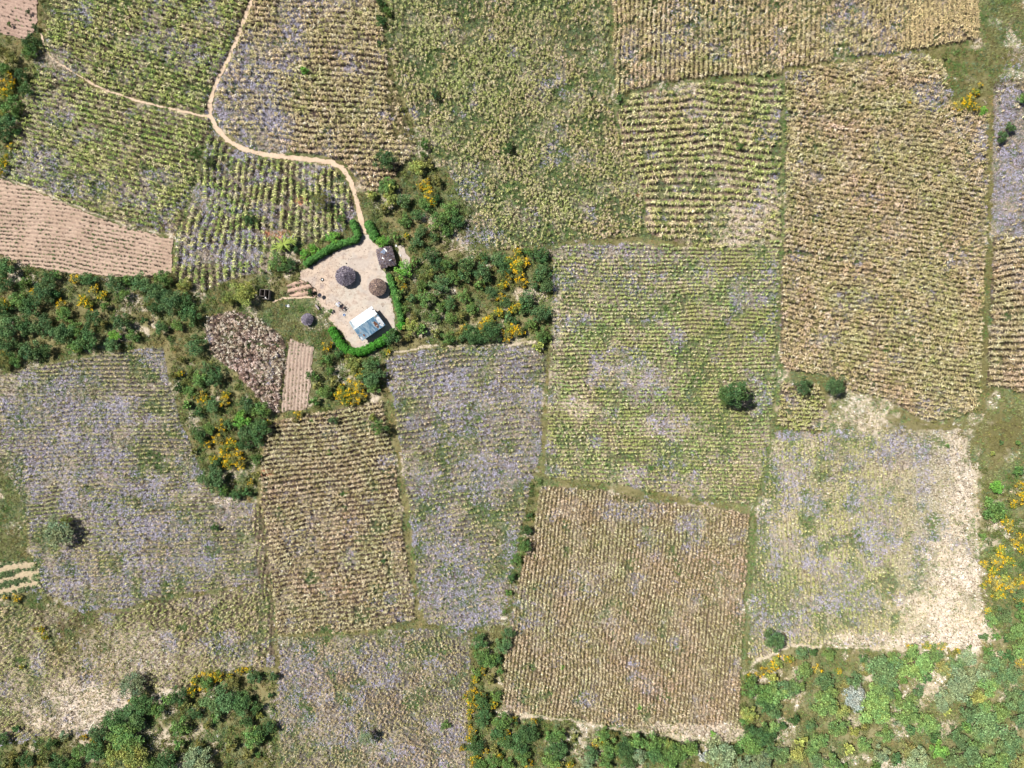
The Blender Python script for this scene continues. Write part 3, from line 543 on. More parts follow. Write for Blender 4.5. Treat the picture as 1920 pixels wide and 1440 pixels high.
weed_obj('lilac_weeds', 'L', 420000, lil_v, [((184, 178, 196), 4), ((166, 166, 180), 4), ((194, 178, 194), 2.5), ((142, 148, 128), 3), ((186, 170, 152), 2.5)], .72, 'greyish lilac flowering weeds in drifts over the fields', 'weeds', kz=.84)
weed_obj('green_weeds', 'G', 330000, grass_v, [((104, 138, 74), 2), ((128, 152, 88), 3), ((122, 146, 108), 3), ((150, 168, 96), 1.5), ((166, 168, 118), 1.5)], .85, 'low green weeds in patches over the fields and verges', 'weeds', kz=.62)
weed_obj('dry_grass', 'O', 170000, grass_v, [((136, 128, 78), 3), ((150, 144, 86), 3), ((120, 110, 76), 2), ((138, 146, 80), 3), ((180, 156, 104), 1)], .85, 'brown and olive dry grass on field margins and between bushes', 'grass', kz=.6)
weed_obj('pale_stubble', 'P', 160000, grass_v, [((252, 238, 218), 4), ((236, 214, 188), 3), ((196, 190, 140), 1.2), ((214, 190, 160), 2)], .75, 'pale straw stubble on bare looking patches of the fields', 'stubble', kz=.85)
fmask = lambda x, y: (samp(FID, x, y) >= 0) * .95
lit_v = [tuft_variant(np.random.default_rng(160 + i), 4, .45, .07, 1.35, 1) for i in range(6)]
weed_obj('field_litter', 'G', 300000, lit_v, [((120, 104, 84), 3), ((150, 132, 106), 2.5), ((104, 112, 70), 2.5), ((188, 168, 136), 2), ((132, 138, 84), 2)], .75, 'fallen leaves and low weeds on the soil between the maize plants', 'litter', extra=fmask, kz=.6)
# seedlings and clods along the ploughed rows
def rows_stuff(key, name, n, col, size, label, cat, near=.22):
    p = PLOUGH[key]; xs = [q[0] for q in p['poly']]; ys = [q[1] for q in p['poly']]
    x = rng.uniform(max(min(xs), -150), max(xs), n); y = rng.uniform(max(min(ys), -130), max(ys), n)
    a, b = wob(x, y, 3.6, 9, 47); k = in_poly(a, b, p['poly']); x, y = x[k], y[k]
    u, v, c = rowuv(p, x, y); t = v / p['sp']; d = np.abs(t - np.floor(t) - .5)
    k = (d < near) & (rng.random(len(x)) < .25 + .75 * sstep(.35, .6, fbm(x, y, 30, 90, 2))) & ~samp(bare, x, y); x, y = x[k], y[k]
    m = len(x); cc = np.array([alb(*c, k=.6) for c in col])[rng.integers(0, len(col), m)] * (.7 + .6 * rng.random((m, 1)))
    X, Y = tow(x, y)
    me = scatter(name, leafy_v, X, Y, np.full(m, .03), size * (.4 + rng.random(m)), cc, M_weed)
    tag(obj(name, me), label, cat, None, 'stuff')
rows_stuff('F4', 'seedlings', 20000, [(110, 140, 80), (106, 130, 80), (96, 92, 76), (90, 76, 70), (80, 66, 62), (150, 130, 110)], .42, 'tiny seedlings and dark clods along the ploughed rows at left', 'seedlings')
rows_stuff('F1', 'seedlings', 4200, [(110, 140, 80), (96, 92, 76), (90, 76, 70), (150, 130, 110)], .5, 'small seedlings in the top left ploughed corner', 'seedlings')
rows_stuff('F21', 'seedlings', 1500, [(180, 160, 130), (110, 130, 80), (150, 130, 110)], .4, 'sparse stubble in the pale strip below the farmyard', 'stubble')
rows_stuff('FR', 'low_crop', 3600, [(110, 136, 84), (130, 146, 100), (96, 120, 80)], .8, 'green low crop between pale earth banks at the left edge', 'low crop', near=.3)
rows_stuff('GB', 'seedlings', 700, [(110, 100, 76), (120, 140, 80), (90, 76, 66)], .5, 'small plants in the brown garden beds', 'seedlings', near=.25)

# ------------------------------------------------------------------ shrubs and trees
def crown_mesh(name, seed, nleaf, leaf, flat=.8, nlobe=9, flower=0.0, sparse=0.0, lobe=(.34, .52), mat=None, fl_only=False):
    r = np.random.default_rng(seed)
    # lobes
    C = []; 
    for i in range(nlobe):
        a = i * 2.399 + r.random(); q = math.sqrt((i + .3) / nlobe) * .66
        C.append((math.cos(a) * q * (.85 + .6 * r.random()), math.sin(a) * q * (.8 + .6 * r.random()), .55 * flat + (.45 * (1 - q) + .35 * (r.random() - .5)) * flat, r.uniform(*lobe)))
    C = np.array(C); w = C[:, 3] ** 2; w /= w.sum()
    li = r.choice(nlobe, nleaf, p=w); d = r.normal(size=(nleaf, 3)); d[:, 2] = np.abs(d[:, 2]) * 1.0 - .35 + r.normal(size=nleaf) * .15
    d /= np.linalg.norm(d, axis=1)[:, None]
    rr = (r.random(nleaf) ** .35) if not sparse else (r.random(nleaf) ** .6)
    rr = rr * (1 + r.normal(size=nleaf) * .07)
    P = C[li, :3] + d * (C[li, 3] * rr)[:, None] * np.array([1, 1, flat])
    P[:, 2] = np.maximum(P[:, 2], .06)
    nrm = d * .7 + r.normal(size=(nleaf, 3)) * .7; nrm /= np.linalg.norm(nrm, axis=1)[:, None]
    t = np.cross(nrm, r.normal(size=(nleaf, 3))); t /= np.linalg.norm(t, axis=1)[:, None]; b = np.cross(nrm, t)
    s = leaf * (.6 + .8 * r.random(nleaf))[:, None]
    V = np.stack([P - t * s, P - b * s * .55, P + t * s, P + b * s * .55], 1).reshape(-1, 3)
    Fc = np.arange(nleaf * 4).reshape(-1, 4)
    lb = (.8 + .4 * r.random(nlobe))[li]      # clumps differ in leaf colour
    hue = (r.random(nlobe))[li]
    c = np.stack([lb * (.85 + .35 * hue), lb, lb * (1.05 - .2 * hue)], -1) * (1 + r.normal(size=(nleaf, 1)) * .2) * np.where(r.random((nleaf, 1)) < .16, 1.9, 1)  # some leaves painted much brighter as sun highlights
    cc = np.repeat(c, 4, 0) * .5
    return mesh_np(name, V, Fc, cc, [mat or M_leaf])
def blossom_mesh(name, seed, n, size, spread=.8):
    r = np.random.default_rng(seed); k = max(3, n // 14)
    a = r.random(k) * 6.28; q = np.sqrt(r.random(k)) * spread
    C = np.stack([np.cos(a) * q, np.sin(a) * q, .98 - .45 * q * q + r.normal(size=k) * .05], -1)
    P = C[r.integers(0, k, n)] + r.normal(size=(n, 3)) * np.array([.11, .11, .07])
    nrm = np.array([0, 0, 1.]) + r.normal(size=(n, 3)) * .6; nrm /= np.linalg.norm(nrm, axis=1)[:, None]
    t = np.cross(nrm, r.normal(size=(n, 3))); t /= np.linalg.norm(t, axis=1)[:, None]; b = np.cross(nrm, t)
    s = size * (.6 + .8 * r.random(n))[:, None]
    V = np.stack([P - t * s, P - b * s, P + t * s, P + b * s], 1).reshape(-1, 3)
    c = alb(250, 206, 36, .85)[None] * (.55 + .6 * r.random((n, 1))) * np.array([1, 1, 1.]); c = c * np.where(r.random((n, 1)) < .3, [[1, .86, .7]], [[1, 1, 1]])
    return mesh_np(name, V, np.arange(n * 4).reshape(-1, 4), np.repeat(c, 4, 0), [M_flower])
def tube_list(segs, mat, name, sides=6):
    V, Fc = [], []
    for p0, p1, r0, r1 in segs:
        p0 = np.array(p0, float); p1 = np.array(p1, float); d = p1 - p0; d /= np.linalg.norm(d)
        u = np.cross(d, [0.3, 1, .1]); u /= np.linalg.norm(u); w = np.cross(d, u); k = len(V)
        for p, rr in ((p0, r0), (p1, r1)):
            for j in range(sides):
                a = j * 2 * math.pi / sides; V.append(p + (u * math.cos(a) + w * math.sin(a)) * rr)
        Fc += [(k + j, k + (j + 1) % sides, k + sides + (j + 1) % sides, k + sides + j) for j in range(sides)]
    return mesh_np(name, np.array(V), np.array(Fc), None, [mat], smooth=True)
def trunk_mesh(seed):
    r = random.Random(seed); segs = [((0, 0, -.1), (.03, .02, .35), .06, .045)]
    for i in range(5):
        a = i * 1.26 + r.random(); e = (.38 * math.cos(a), .38 * math.sin(a), .6 + .2 * r.random())
        segs.append(((.03, .02, .3), e, .035, .02)); segs.append((e, (e[0] * 1.5, e[1] * 1.5, e[2] + .15), .02, .006))
    return tube_list(segs, M_bark, 'trunk')
TR = [trunk_mesh(i) for i in range(4)]
CR = {}
CR['s'] = [crown_mesh('crown', 200 + i, 520, .105, 1, 8, lobe=(.22, .42)) for i in range(5)]
CR['m'] = [crown_mesh('crown', 220 + i, 1500, .062, 1, 16, lobe=(.18, .36)) for i in range(6)]
CR['l'] = [crown_mesh('crown', 240 + i, 3600, .044, .95, 30, lobe=(.14, .30)) for i in range(5)]
CR['loose'] = [crown_mesh('crown', 260 + i, 2400, .05, .7, 20, sparse=1, lobe=(.2, .36)) for i in range(3)]
CR['tiny'] = [crown_mesh('crown', 280 + i, 190, .17, 1, 5, lobe=(.26, .45)) for i in range(4)]
BLO = [blossom_mesh('blossom', 300 + i, 130, .05) for i in range(6)]
TINT = {  # object colour multiplies the 0.5 grey leaves
 'dark': alb(76, 106, 62, 1.0), 'teal': alb(84, 112, 70, 1.0), 'mid': alb(98, 128, 68, 1.0), 'bright': alb(108, 156, 66, 1.0),
 'lime': alb(138, 146, 78, 1.0), 'olive': alb(122, 122, 70, 1.0), 'grey': alb(120, 136, 102, 1.0), 'pale': alb(156, 164, 160, 1.0), 'yel': alb(116, 126, 56, 1.0)}
WORD = {'dark': 'dark green', 'teal': 'dull green', 'mid': 'mid green', 'bright': 'bright green', 'lime': 'lime green', 'olive': 'olive', 'grey': 'grey green', 'pale': 'pale grey leafless looking', 'yel': 'yellow flowering'}
PL = []      # everything planted: dict(x,y,r,tone,kind,label)
rr_ = random.Random(5)
def plant(px, py, r, tone, name='shrub', h=None, label=None, cat=None, crown=None, region='', base=0.0):
    PL.append(dict(x=px, y=py, r=r, tone=tone, name=name, h=h, label=label, cat=cat, crown=crown, region=region, base=base))
def many(region, ox, oy, tone, lst, q=4.0):
    for it in lst:
        x, y, r = it[:3]; t = it[3] if len(it) > 3 else tone
        plant(ox + x / q, oy + y / q, r / q, t, region=region, name='flowering_shrub' if t == 'yel' else 'shrub')
many('S2', 0, 360, 'dark', [(50,570,75),(380,640,55),(330,760,85,'teal'),(230,880,80),(420,760,45),(60,1000,100,'teal'),(330,1000,90,'teal'),(480,1060,95,'teal'),(660,660,60),(870,680,60,'teal'),(960,660,45,'mid'),(1050,680,70,'teal'),(1220,650,75,'mid'),(1170,760,90,'teal'),(1290,830,90,'teal'),(1390,800,60),(1160,880,50),(1440,920,80),(920,980,75,'teal'),(860,1080,50,'bright'),(1000,1080,50,'mid'),(850,1150,60,'teal'),(660,1100,90),(560,1020,60,'mid'),(230,1190,80,'teal'),(350,1190,60),(60,1130,90),(30,1280,60,'olive'),(700,950,60),(1470,1150,75,'teal'),(560,1160,60,'mid'),(940,770,50,'mid'),(180,680,45,'mid'),(1090,960,30),(190,1020,60),(110,1250,50,'mid'),(30,690,60),(480,920,60,'mid'),(790,860,40,'mid'),(430,620,40,'mid'),(1380,700,55,'lime'),(780,990,40,'olive'),(1330,1000,50,'mid'),(1210,1020,50),(140,800,60,'mid'),(20,880,60)])
many('S2', 0, 360, 'yel', [(570,650,40),(630,820,52),(710,730,40),(770,770,36),(460,850,40),(40,840,40),(620,1050,30),(575,1180,30),(260,750,34),(660,850,40),(30,1220,34)])
many('S1', 0, 0, 'mid', [(240,320,60,'dark'),(230,400,62),(270,210,26,'dark'),(170,560,60,'dark'),(200,680,62,'dark'),(100,800,80),(60,930,75,'teal'),(130,850,40),(30,400,50,'olive'),(90,450,55,'olive'),(20,520,50),(30,860,50,'lime'),(20,1010,60,'dark'),(215,95,20,'dark'),(75,185,20,'mid'),(130,1000,40,'dark')])
many('S1', 0, 0, 'yel', [(70,580,44),(50,700,50),(85,1100,30),(35,1230,40),(5,1300,40),(90,640,36),(20,640,40),(50,1180,24)])
many('S3', 0, 720, 'dark', [(1600,150,62,'teal'),(1850,160,70,'teal'),(1500,370,64),(1490,210,40),(1820,270,70,'bright'),(1850,350,60,'teal'),(1840,430,62),(1600,690,105,'teal'),(1680,800,45,'mid'),(1780,820,50),(1860,810,40),(1640,590,40),(1570,330,50,'mid'),(1500,-40,62,'mid'),(1620,-40,70,'dark'),(1560,-120,50,'teal'),(1430,60,50,'mid'),(1350,30,40),(1400,160,40,'mid'),(1720,300,45,'teal'),(1950,200,80,'mid'),(1950,330,90,'dark'),(1940,420,60),(1930,560,44,'mid'),(1370,-190,34,'olive'),(1300,-60,34,'olive'),(1920,680,40,'olive'),(1460,500,30,'olive')])
many('S3', 0, 720, 'yel', [(1500,90,40),(1545,110,34),(1680,130,44),(1700,80,34),(1660,310,44),(1740,450,52),(1760,550,60),(1690,500,52),(1800,600,42),(1610,570,40),(1880,735,26),(1350,-80,30),(1640,420,44),(1720,590,50),(1560,460,30),(2010,290,26)])
many('S7', 480, 360, 'dark', [(1110,70,62,'teal'),(1010,60,60,'lime'),(1210,180,52),(1350,60,40),(1380,230,80,'mid'),(1500,215,60),(1440,290,50,'mid'),(1240,290,50,'teal'),(1210,370,52,'teal'),(1340,345,40,'teal'),(1310,480,75),(1360,560,50),(1110,590,64,'bright'),(1190,520,40,'mid'),(1440,530,60,'mid'),(1580,560,80),(1700,600,80,'teal'),(1720,490,40),(1810,510,62,'teal'),(1860,560,60),(1380,700,75,'teal'),(1480,640,60,'mid'),(1090,660,40,'lime'),(1240,700,50,'mid'),(1270,800,70,'mid'),(1170,800,42,'teal'),(1460,840,52),(1560,780,50,'mid'),(1770,760,50,'teal'),(1740,640,40),(1190,930,40,'olive'),(1340,940,50,'mid'),(1460,950,50,'mid'),(1540,930,46,'olive'),(1610,1070,85),(1760,1050,95),(1350,1060,44,'olive'),(1440,1090,55,'mid'),(1160,1010,66,'lime'),(1620,880,50,'mid'),(1870,830,52,'teal'),(1890,940,44,'teal'),(870,30,46,'lime'),(960,130,46,'olive'),(1120,220,50,'mid'),(1050,340,40,'mid'),(1260,90,50,'mid'),(1450,130,60,'mid'),(1560,640,50,'teal'),(1120,880,36,'mid'),(1240,1040,50,'mid'),(1680,690,46,'mid'),(1380,860,40,'mid'),(1080,760,44,'mid'),(1300,620,40,'lime'),(1130,1090,34,'olive'),(1530,1080,46,'olive')])
many('S7', 960, 360, 'teal', [(200,470,62,'dark'),(230,600,72),(260,700,66),(110,800,70),(210,920,80),(230,1070,60,'mid'),(170,710,36),(60,460,36,'dark'),(120,450,34,'mid'),(90,870,50,'dark'),(240,500,44,'dark'),(150,980,50,'mid'),(190,1160,50,'lime'),(60,1050,40,'mid'),(20,970,36),(190,640,40,'dark')])
many('S7', 480, 360, 'yel', [(1310,30,48),(1290,-20,40),(1270,-70,34),(1890,520,40),(1900,620,44),(1850,700,40),(1830,790,38),(1820,900,40),(1700,1020,50),(1900,1020,52),(1890,1080,44),(1750,960,44),(1560,1030,36),(1130,330,24),(1110,710,26),(1960,560,60),(2000,520,44),(1960,460,40),(1970,620,48),(1990,840,44),(1970,1040,50),(1930,880,40),(1990,680,40),(1330,70,36),(1700,700,20),(860,300,20),(1230,-40,30)])
many('S11', 480, 0, 'dark', [(940,20,40),(990,80,40,'mid'),(940,170,48,'dark'),(930,330,26),(1100,820,20,'olive'),(1260,1080,44,'mid'),(1210,1260,64,'lime'),(980,1380,60,'mid'),(1260,1160,30,'mid'),(1020,1400,50,'lime'),(1300,1230,40,'olive'),(1360,1360,46,'olive')])
many('S9', 480, 720, 'olive', [(870,-70,92,'teal'),(740,-140,72,'lime'),(560,-100,40,'mid'),(880,20,60,'mid'),(520,60,60,'mid'),(470,20,40,'olive'),(440,130,44,'mid'),(420,-60,50,'mid'),(880,-150,60,'dark'),(540,-180,50,'mid'),(620,-230,44,'dark'),(700,-210,40,'olive'),(590,-20,44,'olive'),(300,270,24,'olive'),(420,275,20,'mid')])
many('S9', 480, 720, 'yel', [(720,10,50),(650,80,54),(780,90,50),(710,70,56),(770,20,46),(680,110,44),(540,-290,40),(780,-70,44),(820,-110,24),(990,-240,26),(320,230,40),(640,30,34),(730,110,44)])
many('S4', 0, 1080, 'dark', [(1340,900,70),(1070,960,90,'dark'),(1000,1020,90,'teal'),(860,1080,85),(950,1190,125,'mid'),(740,1170,80,'teal'),(1360,1120,72,'mid'),(1650,920,115,'teal'),(1800,940,85),(1850,1080,62,'dark'),(1900,1200,80,'mid'),(1460,1020,52),(1350,1250,48,'mid'),(1480,1370,112,'grey'),(1250,1400,80),(1000,1340,115,'lime'),(720,1310,90),(860,1330,80,'lime'),(600,1300,60,'mid'),(450,1410,85),(200,1380,64),(120,1330,44,'olive'),(380,1250,44),(1900,760,52,'teal'),(1500,960,48,'olive'),(30,1220,54),(120,1140,34),(1560,800,60,'mid'),(1740,800,60,'olive'),(1180,1000,60,'mid'),(1250,920,46,'mid'),(1500,1270,40,'olive'),(1730,1260,50,'olive'),(560,1420,60,'mid'),(1130,1420,60,'mid'),(1040,1090,70,'dark'),(1630,1050,50,'mid'),(330,1370,50,'olive'),(60,1400,50,'olive'),(1400,960,50,'olive'),(1560,1120,40,'olive'),(1860,1330,50,'olive'),(1920,980,50,'dark'),(480,1190,40,'grey')])
many('S4', 0, 1080, 'yel', [(1470,780,40),(1560,750,48),(1640,745,42),(1530,830,40),(1440,860,36),(1800,710,36),(1860,705,30),(625,1205,24),(710,1230,32),(990,940,30),(320,400,30),(125,160,34),(340,450,26),(270,400,20),(1720,760,30),(45,165,24),(165,680,20),(1600,780,34)])
many('S5', 480, 1080, 'dark', [(1680,490,62),(1690,600,72,'mid'),(1750,620,62,'mid'),(1850,520,62,'teal'),(1890,430,52,'teal'),(1820,620,42),(1660,720,40,'mid'),(1690,920,62),(1720,1000,60),(1700,1080,55),(1640,1270,64),(1850,1080,84,'mid'),(1820,1180,60),(1780,1180,40),(1880,1240,62),(1780,1390,64,'mid'),(1680,1410,52,'mid'),(1890,1400,52,'mid'),(30,750,34,'teal'),(140,750,42,'teal'),(110,890,24),(20,1180,64,'dark'),(100,1130,60,'dark'),(30,1040,30,'lime'),(1760,760,44,'olive'),(1800,900,46,'mid'),(1830,700,34,'mid'),(1790,1290,40,'olive'),(1890,120,30,'mid'),(20,1340,26,'mid')])
many('S5', 480, 1080, 'yel', [(1700,710,34),(1650,770,34),(1620,870,40),(1610,930,40),(1640,980,36),(1600,1010,30),(1700,890,32),(1760,960,42),(1620,1170,34),(1610,1220,34),(1870,1170,36),(1850,1220,34),(1550,1290,26),(1640,1370,36),(1630,1410,34),(1830,1350,30),(1720,1310,26),(1600,1060,20),(1595,1120,20),(1565,900,22)])
many('S5', 960, 1080, 'mid', [(120,1170,84,'dark'),(60,1250,72,'dark'),(350,1180,62),(280,1190,42),(330,1290,90,'dark'),(290,1370,72),(80,1350,64),(600,1330,62,'teal'),(680,1180,52),(560,1390,62,'grey'),(740,1290,72),(850,1280,84,'dark'),(930,1230,72),(960,1340,62,'grey'),(1070,1240,72,'mid'),(1050,1320,72,'dark'),(1200,1330,90),(1330,1280,72),(1190,1400,62),(1550,1340,135,'grey'),(1740,1400,64,'grey'),(1740,1080,42),(1800,1250,92,'mid'),(1880,1190,90,'dark'),(1860,1380,84,'grey'),(1800,830,82),(1880,880,82),(1900,950,62,'dark'),(1780,1030,62,'lime'),(30,1090,24,'dark'),(470,1200,36,'olive'),(640,1240,40,'lime'),(1430,1350,50,'pale'),(1180,1260,50,'lime'),(1780,1150,56,'dark'),(880,1390,60,'dark'),(700,1390,60),(1680,1290,46,'dark'),(760,1190,40,'olive')])
many('S5', 960, 1080, 'yel', [(160,1085,24),(20,1070,26),(620,1270,30),(690,1250,28),(340,1420,44),(1770,755,30),(1860,715,40),(440,1410,34),(120,1400,34)])
many('SE', 1440, 1080, 'mid', [(1100,650,115,'mid'),(870,700,112,'teal'),(740,690,54,'olive'),(410,790,74,'dark'),(420,940,112,'mid'),(530,1010,62,'lime'),(640,900,84,'pale'),(560,830,60,'olive'),(780,1000,120,'mid'),(830,900,90,'mid'),(870,830,80,'teal'),(1440,790,115,'grey'),(1320,690,64,'olive'),(1560,900,62,'lime'),(1330,1010,44,'lime'),(1030,1000,105,'mid'),(1310,930,90,'grey'),(1190,1110,84,'mid'),(530,1120,72,'mid'),(320,1120,52,'dark'),(220,1330,62,'yel2'),(470,1380,64,'mid'),(330,1310,52),(720,1120,42,'olive'),(1040,1290,54,'olive'),(1270,1300,62,'bright'),(1120,1370,92,'grey'),(1460,1330,120,'teal'),(1640,1130,130,'teal'),(1800,1250,105,'teal'),(1860,930,105,'teal'),(1890,1060,70,'teal'),(1870,430,84,'mid'),(1760,290,64,'teal'),(1670,330,52,'mid'),(1480,610,64,'grey'),(1230,580,62,'mid'),(1390,660,62,'teal'),(1700,640,80,'teal'),(1780,730,90,'teal'),(1640,820,80,'mid'),(1890,560,64,'mid'),(1800,590,50,'dark'),(1640,560,44,'mid'),(1550,1250,64,'mid'),(1400,1180,60,'dark'),(250,580,52,'teal'),(330,570,34,'dark'),(450,580,54,'mid'),(50,880,82,'mid'),(140,840,72,'teal'),(40,1000,60,'dark'),(110,1120,36,'dark'),(10,1150,60,'mid'),(210,820,62,'mid'),(270,700,62,'mid'),(640,780,62,'teal'),(380,1240,62,'mid'),(30,760,50,'lime'),(200,1080,46,'dark'),(870,1180,60,'mid'),(1060,1150,46,'teal'),(980,1080,50,'grey'),(720,1260,60,'mid'),(850,1330,62,'grey'),(600,1300,50,'lime'),(100,1340,64,'dark'),(20,1320,60,'dark'),(350,1380,56,'teal'),(560,1430,40),(950,1360,50,'teal'),(1500,1000,80,'teal'),(1580,730,64,'grey'),(1620,990,60,'mid'),(1740,1010,70,'mid'),(1170,760,50,'teal'),(960,880,50,'mid'),(1120,860,54,'teal'),(1000,770,40,'mid'),(1740,1400,90,'mid'),(1600,1410,70,'mid'),(1880,1380,70,'olive'),(1480,1130,50,'mid'),(700,620,40,'teal'),(660,960,50,'teal'),(940,620,60,'mid'),(1060,580,46,'mid'),(1370,580,40,'olive'),(1900,300,50,'mid'),(1620,450,36,'teal'),(1700,450,34,'mid'),(1780,470,30,'dark'),(1750,110,0,'mid'),(1870,130,54,'teal'),(1880,210,44,'dark'),(250,1230,50,'lime'),(640,1160,44,'lime'),(810,1420,50,'mid'),(1240,1190,50,'dark')][0:200])
many('SE', 1440, 1080, 'yel', [(60,650,52),(20,690,36),(150,620,34),(370,700,40),(530,710,26),(1070,540,34),(1190,520,30),(1300,520,30),(1420,560,26),(1890,640,32),(1640,255,26),(1700,60,50),(1720,130,44),(1800,50,48),(1880,30,44),(1660,20,34),(1610,70,26),(1880,180,40),(1770,10,40),(1840,90,36),(1760,150,26)])
many('E', 1440, 720, 'yel', [(1860,860,52),(1830,900,30),(1790,1040,44),(1740,1260,44),(1890,1170,50),(1910,1230,44),(1720,1320,54),(1680,1400,44),(1620,1350,34),(1800,1330,44),(1880,760,34),(1760,1010,40),(1810,1080,34),(1900,830,30),(1850,1190,34),(1740,1230,30)])
many('E', 1440, 720, 'mid', [(1700,770,52,'bright'),(1680,940,80,'mid'),(1740,960,50,'mid'),(1890,650,34,'dark'),(1870,440,22,'mid'),(1610,1140,30,'mid'),(1650,870,36,'mid'),(1860,650,40,'mid'),(1750,440,18,'teal'),(1680,520,20,'lime')])
many('NE', 1440, 0, 'yel', [(1430,800,44),(1490,770,50),(1540,800,44),(1560,690,30),(1520,740,34),(1050,780,24),(1590,640,20)])
many('NE', 1440, 0, 'teal', [(1610,830,36,'bright'),(1890,750,40,'mid'),(1320,430,20,'olive')])
PL = [p for p in PL if p['r'] > 1]
for p in PL:
    if p['tone'] == 'yel2': p['tone'] = 'lime'; p['name'] = 'shrub'
# single trees and bushes with labels of their own
def tree(px, py, r, tone, h, label, crown=None, name='tree', cat='tree', base=.0): plant(px, py, r, tone, name, h, label, cat, crown, 'solo', base)
tree(720, 299, 20, 'dark', 3.6, 'dark green round tree in dry maize just above the yellow flowering thicket', base=.8)
tree(817, 179, 9.5, 'teal', 2.0, 'small blue green tree alone in the large top centre field', base=.2)
tree(571, 133, 8.5, 'bright', 2.0, 'small light green tree in maize inside the bend of the path', base=.2)
tree(953, 279, 10, 'dark', 2.4, 'dark tree alone at the lower left of the large top centre field', base=.3)
tree(369, 289, 10, 'mid', 4.6, 'slim green tree by the bend of the path, its shadow cast clear of it', 'm', base=2.2)
tree(604, 374, 15, 'olive', 3.6, 'olive brown tree with thick shadow in maize above the farmyard hedge', base=.6)
tree(470, 411, 13, 'dark', 2.2, 'dark green bush in the maize between path bend and banana clump', name='shrub', cat='shrub')
tree(457, 549, 24, 'lime', 4.0, 'big lime green tree beside the roofless latrine', 'l')
tree(430, 560, 14, 'lime', 2.6, 'smaller lime green bush touching the big lime tree at left', 'm', name='shrub', cat='shrub')
tree(1377, 737, 27, 'dark', 8.0, 'tall green tree in the central maize field, right side', 'l', base=2.4)
tree(1358, 742, 16, 'mid', 5.0, 'lower green tree half under the tall tree in the central field', 'l', base=1)
tree(1504, 722, 17, 'teal', 3.4, 'pale grey green round tree left of the blue green one', base=.5)
tree(1566, 722, 20, 'teal', 5.0, 'dense blue green round tree casting a black shadow below right', 'l', base=1.6)
tree(1891, 240, 10, 'teal', 2.2, 'upper of two touching blue green bushes at the right edge', name='shrub', cat='shrub')
tree(1877, 257, 12, 'teal', 2.4, 'lower of two touching blue green bushes at the right edge', name='shrub', cat='shrub')
tree(1450, 1200, 21, 'teal', 3.6, 'wide dark round tree at the lower left corner of the pale field', 'l')
tree(712, 801, 15, 'mid', 4.2, 'rounded green tree with black shadow at the boundary below the farmyard', base=1.2)
tree(700, 783, 10, 'lime', 2.4, 'light green bush touching the tree at the boundary below the farmyard', name='shrub', cat='shrub')
tree(627, 787, 9, 'teal', 2.2, 'small blue green tree in the top of the brown maize field', base=.4)
tree(106, 999, 30, 'grey', 5.0, 'wide hazy green tree in the lilac left field', 'loose', base=1.4)
tree(122, 978, 10, 'lime', 3.4, 'yellowish small tree on the upper edge of the hazy green tree', 'loose', base=1)
tree(246, 1284, 25, 'grey', 4.2, 'loose grey green tree above the lower left thicket', 'loose', base=1.2)
tree(684, 1384, 13, 'grey', 4.6, 'thin grey green tree with detached dark shadow in the bottom field', 'loose', base=3.0)
tree(405, 988, 8, 'dark', 1.6, 'small dark bush at the right side of the lilac left field', name='shrub', cat='shrub')
tree(980, 1020, 19, 'mid', 3.4, 'bright rounded green tree in the narrow strip between two lower fields', base=.6)
tree(985, 993, 13, 'dark', 2.6, 'dark green tree directly above the green one in the narrow strip', base=.4)
tree(968, 1048, 12, 'mid', 2.0, 'green bush below the rounded tree in the narrow strip', name='shrub', cat='shrub')
tree(960, 1082, 9, 'dark', 1.7, 'dark bush halfway down the narrow strip of scrub', name='shrub', cat='shrub')
tree(994, 965, 6, 'dark', 1.3, 'small dark bush at the head of the narrow strip', name='shrub', cat='shrub')
tree(1386, 276, 7, 'mid', 2.6, 'tiny tree alone among the wide curved maize rows', 's', base=.9)
tree(1109, 178, 5, 'dark', 1.4, 'small dark bush near the right side of the top centre field', name='shrub', cat='shrub')
tree(1776, 836, 5, 'mid', 1.0, 'small green bush on the pale right edge of the lower right field', name='shrub', cat='shrub')
tree(1817, 1212, 5, 'mid', .9, 'small green bush in the white lower right field corner', name='shrub', cat='shrub')
tree(1337, 1376, 6, 'bright', 1.0, 'small green bush on pink soil at the foot of the straw maize', name='shrub', cat='shrub')
tree(834, 1357, 10, 'mid', 1.2, 'low green bush in the right part of the bottom left field', name='shrub', cat='shrub')
tree(1219, 877, 7, 'mid', 1.2, 'small green bush in the lower part of the central maize field', name='shrub', cat='shrub')
tree(618, 835, 0.1, 'mid', 1, 'x')
tree(644, 926, 6, 'mid', 1.0, 'small green bush left of centre in the brown maize field', name='shrub', cat='shrub')
tree(720, 1052, 6, 'dark', 1.0, 'small dark bush near the lower right of the brown maize field', name='shrub', cat='shrub')
tree(617, 849, 6, 'mid', 1.0, 'small green bush in the upper part of the brown maize field', name='shrub', cat='shrub')
tree(1055, 1250, 5, 'bright', 1.0, 'small green bush in the left part of the straw maize field', name='shrub', cat='shrub')
tree(1199, 1325, 6, 'bright', 1.0, 'small green bush near the foot of the straw maize field', name='shrub', cat='shrub')
tree(1160, 185, 7, 'mid', 1.2, 'green bush at the field corner below the upright rows', name='shrub', cat='shrub')
tree(1350, 1190, 0.1, 'mid', 1, 'x')
tree(582, 547, 6.5, 'dark', 1.4, 'dark bushy plant on the garden beds left of the yard', name='shrub', cat='shrub')
tree(619, 583, 5, 'mid', .9, 'small green plant growing in the yard by the drying rack', name='shrub', cat='shrub')
tree(736, 632, 17, 'dark', 3.0, 'dark grey green bush behind the corner of the south hedge', name='shrub', cat='shrub')
tree(718, 455, 12.5, 'bright', 2.4, 'bright green round bush touching the broken thatch roof', name='shrub', cat='shrub')
